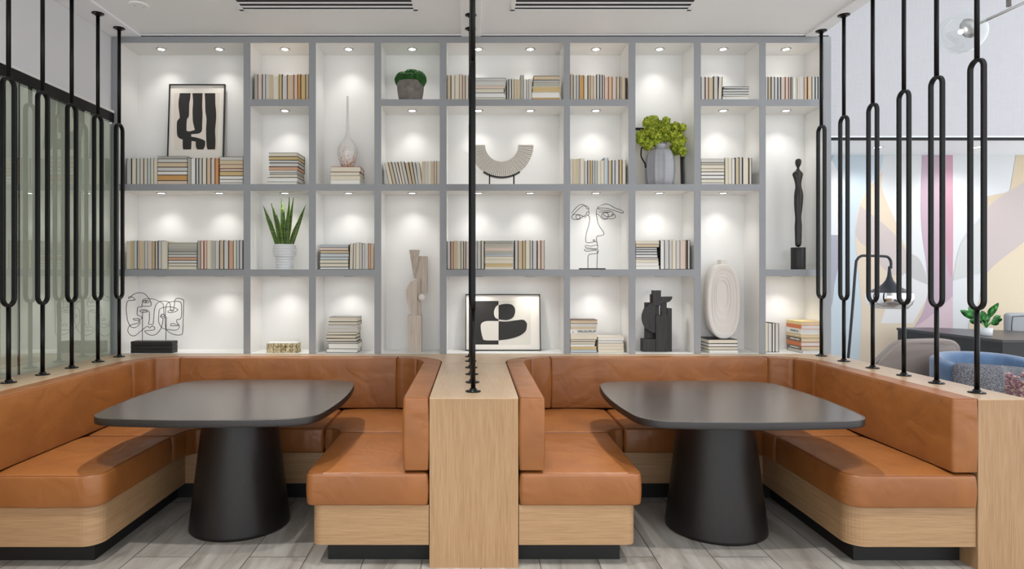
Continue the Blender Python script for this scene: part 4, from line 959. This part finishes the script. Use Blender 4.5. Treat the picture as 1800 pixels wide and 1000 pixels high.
# floor lamp
NAVY = mat('navy_black_metal', srgb(26,30,38), .4); CHR = mat('chrome', srgb(235,235,238), .04, 1.0)
Y = 6.3; base = (PX(1487, Y), Y, 0)
t = thing('arc_floor_lamp', base, 'black arched floor lamp with pointed black and chrome shade', 'floor lamp')
m = MB(); m.cyl(base, .16, .02, NAVY, 40); new_obj('base', m, t, bevel=.003)
pts = [Vector((base[0], Y, .02))]+sp_('(1490,640)(1497,560)(1504,470)(1507,456)(1514,450)(1525,449.5)(1555,450.5)(1562,453)(1566,460)(1566,472)', Y)
pts = [pts[0]]+catmull(pts[1:], 5); m = MB(); m.tube(pts, .0125, NAVY, 14); new_obj('pole', m, t)
sc = F/Y; c = Vector((PX(1563.5, Y), Y, PZ(514, Y)))
pr = [(.012,46),(.015,37),(.021,29),(.033,22),(.055,16),(.092,10),(.142,5),(.197,0)]
m = MB(); m.lathe(c, [(r, z/sc) for r, z in pr[::-1]], NAVY, 40, False, True); new_obj('shade', m, t)
pr = [(.197,0),(.206,-5),(.205,-12),(.188,-20),(.150,-28),(.145,-28),(.182,-19),(.198,-12),(.198,-5)]
m = MB(); m.lathe(c, [(r, z/sc) for r, z in pr], CHR, 48, False, False); new_obj('chrome_band', m, t)
# reception desk
DK = mat('charcoal_desk', srgb(34,33,36), .5); DT = mat('charcoal_desk_top', srgb(58,55,58), .35)
zt_ = .76
def ond(x, y, z): Y = (z-EYE)*F/(CY-y); return (PX(x, Y), Y)
A_ = ond(1576,576,zt_); B_ = ond(1762,597.5,zt_); C_ = (B_[0]+1.6, B_[1]); D_ = (C_[0], 8.0); E_ = (A_[0]+.5, A_[1]+.05)
t = thing('reception_desk', (A_[0], B_[1], 0), 'charcoal desk with angled front edge in the lobby', 'desk')
poly = [A_, B_, C_, D_, E_]
m = MB(); m.prism(poly, zt_-.03, zt_, DT); new_obj('desk_top', m, t)
ins = inset(poly if area(poly) > 0 else poly[::-1], .01)
m = MB(); m.prism([ins_ for ins_ in ins], zt_-.20, zt_-.031, DK); new_obj('apron', m, t)
ins2 = inset(poly if area(poly) > 0 else poly[::-1], .10)
m = MB(); m.prism(ins2, 0, zt_-.201, mat('pale_desk_front', srgb(214,214,212), .6)); new_obj('pedestal', m, t)
# potted plant on the desk
Y = 7.7; P_ = (PX(1734, Y), Y, zt_)
t = thing('potted_plant', P_, 'small green leafy plant in a white pot on the charcoal desk', 'potted plant')
m = MB(); m.lathe(P_, [(.052,0),(.058,.004),(.062,.095),(.056,.095),(.054,.085),(0,.085)], mat('white_pot', srgb(226,228,230), .5), 30); new_obj('pot', m, t)
LF = mat('dieffenbachia_leaf', srgb(40,120,50), .35); n = NT(LF); a = n.noise(n.coords((1,1,1)), 16, 3); n.l(n.ramp(a, [(.4, srgb(24,86,34)), (.55, srgb(58,150,62)), (.75, srgb(170,215,140))]), n.b.inputs['Base Color'])
rg = random.Random(2)
for tip in ((1698,546),(1712,540),(1741,531),(1735,535),(1748,553),(1763,556),(1724,556),(1755,560),(1715,556),(1736,552),(1705,562),(1746,566),(1722,546),(1730,562)):
    e = Vector((PX(tip[0], Y), Y+rg.uniform(-.12,.10), PZ(tip[1], Y))); b = Vector((P_[0], Y, zt_+.09)); mid = b.lerp(e, .35)+Vector((0,0,.03))
    m = MB(); m.tube([b, b.lerp(mid, .5)+Vector((0,0,.01)), mid], .004, LF, 6)
    L = (e-mid); side = L.cross(Vector((0,1,.4))).normalized(); dn = L.cross(side).normalized(); vs = []; fs = []
    for k in range(9):
        u = k/8; w = .042*math.sin(math.pi*min(1, u*.94+.03))**.8; p = mid+L*u+dn*(-.012*math.sin(math.pi*u))
        vs += [p-side*w+dn*.008, p, p+side*w+dn*.008, p+dn*.003]
    for k in range(8):
        for j in range(4): fs.append((k*4+j, k*4+(j+1) % 4, k*4+4+(j+1) % 4, k*4+4+j))
    m.faces(vs, fs, LF, True); new_obj('leaf', m, t)
# office chair behind the desk
GLV = mat('light_grey_leather', srgb(152,155,159), .5)
def shell(mb, c, w, dpt, z0, z1, th, mt, a0=200, a1=340, nz=8, na=22, lean=.0, topdrop=0.0, rc=.08):
    """curved upholstered shell open towards +Y rotated by caller"""
    outer = []; inner = []
    for i in range(nz+1):
        u = i/nz; z = z0+(z1-z0)*u; ro = []; ri = []
        for k in range(na+1):
            a = math.radians(a0+(a1-a0)*k/na); e = abs(2*k/na-1); zz = z-(z-z0)*topdrop*e**3
            g = 1+lean*u
            ro.append(Vector((c[0]+w*g*math.cos(a), c[1]+dpt*g*math.sin(a), zz))); ri.append(Vector((c[0]+(w*g-th)*math.cos(a), c[1]+(dpt*g-th)*math.sin(a), zz)))
        outer.append(ro); inner.append(ri)
    rings = []
    for k in range(na+1):
        rings.append([outer[i][k] for i in range(nz+1)]+[outer[nz][k].lerp(inner[nz][k], .5)+Vector((0,0,th*.35))]+[inner[i][k] for i in range(nz, -1, -1)])
    mb.loft(rings, mt, True)
Y = 8.55; X = PX(1806, Y)
t = thing('office_chair', (X, Y, 0), 'pale grey leather chair behind the lobby desk', 'chair')
m = MB()
m.box(X-.30, X+.30, Y-.05, Y+.05, .66, PZ(549.5, Y), GLV); o = new_obj('backrest', m, t, bevel=.045, seg=5)
m = MB(); m.tube([(X-.25, Y-.055, .68), (X-.255, Y-.055, .80), (X-.24, Y-.055, PZ(556, Y)), (X, Y-.055, PZ(554, Y)), (X+.24, Y-.055, PZ(556, Y)), (X+.255, Y-.055, .8)], .004, DK, 6); new_obj('piping', m, t)
m = MB(); m.box(X-.28, X+.28, Y-.04, Y+.40, .44, .54, GLV); new_obj('seat', m, t, bevel=.03)
m = MB(); m.cyl((X, Y+.2, .05), .03, .39, BLACK, 16); m.cyl((X, Y+.2, 0), .28, .04, BLACK, 24); new_obj('pedestal', m, t)
# taupe lounge chair, seen from behind
TP = mat('taupe_leather', srgb(146,134,127), .45)
Y = 5.75; xl, xr = PX(1531, Y), PX(1684.5, Y); zt2 = PZ(596, Y)
t = thing('lounge_chair', ((xl+xr)/2, Y, 0), 'taupe leather lounge chair with rounded sloping back, left of the blue armchair', 'armchair')
prof = sp_('(1542,700)(1537,660)(1531,646)(1540,634)(1556,617)(1570,604)(1583,598)(1600,596)(1650,595)(1668,597)(1679,603)(1684,613)(1685,640)(1680,670)(1672,700)', Y)
pl_ = [(p.x, p.y) for p in smooth_outline([(p.x, p.z) for p in prof])]
m = MB(); rings = []
for dy, dd in ((-.05,.035),(-.062,.012),(-.05,0),(.02,0),(.045,.012),(.05,.03)):
    q = inset(pl_ if area(pl_) > 0 else pl_[::-1], dd); rings.append([Vector((a, Y+dy+.04*math.cos((a-(xl+xr)/2)*3)*-1+.04, b)) for a, b in q])
m.loft(rings, TP, True); new_obj('backrest', m, t)
m = MB(); m.box(xl+.08, xr-.05, Y+.0, Y+.55, .33, .46, TP); new_obj('seat', m, t, bevel=.04, seg=4)
m = MB(); q = inset(pl_ if area(pl_) > 0 else pl_[::-1], .003); m.tube([(a, Y-.03, b) for a, b in q], .0035, DK, 6, True); new_obj('piping', m, t)
m = MB(); m.box(xl+.25, xr+.02, Y-.03, Y+.02, PZ(655, Y)-.06, PZ(652, Y)-.045, BLACK); new_obj('black_rail', m, t)
for sx in (xl+.12, xr-.08):
    for sy in (Y+.02, Y+.48):
        m = MB(); m.cyl((sx, sy, 0), .012, .35, BLACK, 10, .018); new_obj('leg', m, t)
# blue barrel armchair facing the camera side
BV = mat('blue_velvet', srgb(96,132,178), .75, 0, .3, Sheen_Weight=.5); n = NT(BV); a = n.noise(n.coords((1,1,1)), 6, 3); n.l(n.ramp(a, [(.35, srgb(78,104,138)), (.65, srgb(100,126,160))]), n.b.inputs['Base Color'])
Y = 5.25; xl = PX(1653, Y); w = .40; cx = xl+w
t = thing('barrel_armchair', (cx, Y, 0), 'blue velvet barrel armchair with a dark tweed cushion', 'armchair')
m = MB(); shell(m, (cx, Y), w, .40, (.14), PZ(617, 5.6)-.033, .095, BV, -20, 200, 8, 36, .0, .08); new_obj('backrest', m, t)
m = MB(); m.lathe((cx, Y, .18), [(.28,0),(.31,.02),(.31,.20),(.29,.24),(0,.25)], BV, 40); new_obj('seat', m, t)
m = MB(); m.lathe((cx, Y, 0), [(.2,0),(.24,.01),(.24,.14)], BLACK, 32); new_obj('plinth', m, t)
TW = mat('dark_tweed', srgb(92,92,100), .95); n = NT(TW); a = n.noise(n.coords((300,300,120)), 1, 3, .7); n.l(n.ramp(a, [(.38, srgb(46,46,54)), (.52, srgb(98,98,106)), (.66, srgb(178,176,178))]), n.b.inputs['Base Color']); n.bump(a, .5, .004)
m = MB(); rings = []
cc = Vector((PX(1745, 5.02), 5.02, .615)); hw, hh = .30, .175
for i in range(9):
    u = -1+2*i/8; th_ = .075*(1-u*u)**.5+.006
    ring = []
    for k in range(48):
        a = 2*math.pi*k/48; p = 9; c_, s_ = math.cos(a), math.sin(a); g = 1-.035*abs(u)**.5*0
        ring.append(Vector((hw*math.copysign(abs(c_)**(2/p), c_)*(1-.0*abs(u)), 0, hh*math.copysign(abs(s_)**(2/p), s_))))
    rings.append((u, ring))
R3 = []
for i in range(13):
    f = i/12; sgn = -1 if i < 6 else 1; k = abs(i-6)/6; s = (1-k**2)**.5 if k < 1 else 0.0
    R3.append([cc+Vector((v.x*(.12+.88*s) if k < 1 else v.x*.10, sgn*.085*k, v.z*(.12+.88*s) if k < 1 else v.z*.10)) for v in rings[0][1]])
m.loft(R3, TW, True); o = new_obj('throw_pillow', m, None, merge=True)
o.data.transform(Matrix.Translation(-cc)); o.location = cc; o.rotation_euler = (math.radians(-14), math.radians(4), 0)
tag(o, 'dark grey tweed throw pillow resting in the blue armchair', 'pillow')
# side table with a glass jar of shells
Y = 4.42; jx = PX(1772, Y)+.155
t = thing('side_table', (jx, Y, 0), 'small round side table holding the glass jar, beyond the right oak ledge', 'side table')
m = MB(); m.cyl((jx, Y, .53), .24, .02, DK, 40); new_obj('table_top', m, t); m = MB(); m.cyl((jx, Y, .015), .02, .515, BLACK, 16); new_obj('stem', m, t); m = MB(); m.cyl((jx, Y, 0), .16, .015, BLACK, 32); new_obj('base', m, t)
CG = CLEAR
zt3 = PZ(646, Y)
t = thing('glass_jar', (jx, Y, .551), 'clear glass cylinder jar filled with pinkish shells', 'jar')
m = MB(); m.lathe((jx, Y, .551), [(0,.0),(.14,0),(.152,.008),(.155,.02),(.155,zt3-.551-.004),(.153,zt3-.551),(.150,zt3-.551)], CG, 48, False, False); new_obj('jar_wall', m, t)
SH = mat('pink_shells', srgb(186,150,146), .6); SH2 = mat('mauve_shells', srgb(140,98,112), .6)
m = MB(); rg = random.Random(4); n_ = 0
for lay in range(16):
    z = .575+lay*.0145
    for k in range(32):
        a = rg.uniform(0, 6.28); r = .132 if k < 28 else rg.uniform(0, .12)
        m.ball((jx+r*math.cos(a), Y+r*math.sin(a), z+rg.uniform(-.004, .004)), .0125, SH if rg.random() < .45 else SH2, 1, (rg.uniform(.7,1.5), rg.uniform(.6,1), rg.uniform(.45,1.3)))
o = new_obj('shells', m, None); o['kind'] = 'stuff'; tag(o, 'pinkish shells filling the clear glass jar', 'shells')
# hanging globe lamp
Y = 4.9; BN = mat('brushed_nickel', srgb(150,146,144), .35, .8)
g0 = Vector((PX(1691, Y), Y, PZ(58, Y))); r_ = 36/(F/Y)
t = thing('globe_pendant_lamp', (g0.x, g0.y, 6.0), 'clear glass globe pendant with brushed metal cap and slanting arm', 'pendant lamp')
cap = Vector((PX(1704, Y), Y, PZ(49, Y)))
arm = [cap, Vector((PX(1800, Y-.1), Y-.1, PZ(5, Y-.1))), Vector((PX(1870, Y-.1), Y-.1, PZ(-28, Y-.1)))]
m = MB(); m.tube([arm[0], arm[1], arm[2]], .014, BN, 4); new_obj('arm', m, t)
m = MB(); q = Vector((PX(1773, Y-.07), Y-.07, PZ(12, Y-.07))); m.tube([q, Vector((q.x, q.y, 6.0))], .016, BN, 4); new_obj('stem', m, t)
dcap = (arm[1]-arm[0]).normalized()
m = MB(); u = dcap.orthogonal().normalized(); w_ = dcap.cross(u); rings = []
for dd, rr in ((-.035,.02),(-.034,.062),(-.01,.078),(.02,.066),(.035,.04),(.045,.014)):
    rings.append([cap+dcap*dd+(u*math.cos(2*math.pi*k/32)+w_*math.sin(2*math.pi*k/32))*rr for k in range(32)])
m.loft(rings, BN, True); new_obj('cap', m, t)
m = MB(); m.ball(g0, r_, GLOBE, 4, (1.08,1,.98)); new_obj('glass_globe', m, t)
m = MB(); m.ball(cap-dcap*.06, .018, BULB, 2); new_obj('bulb_glow', m, t)
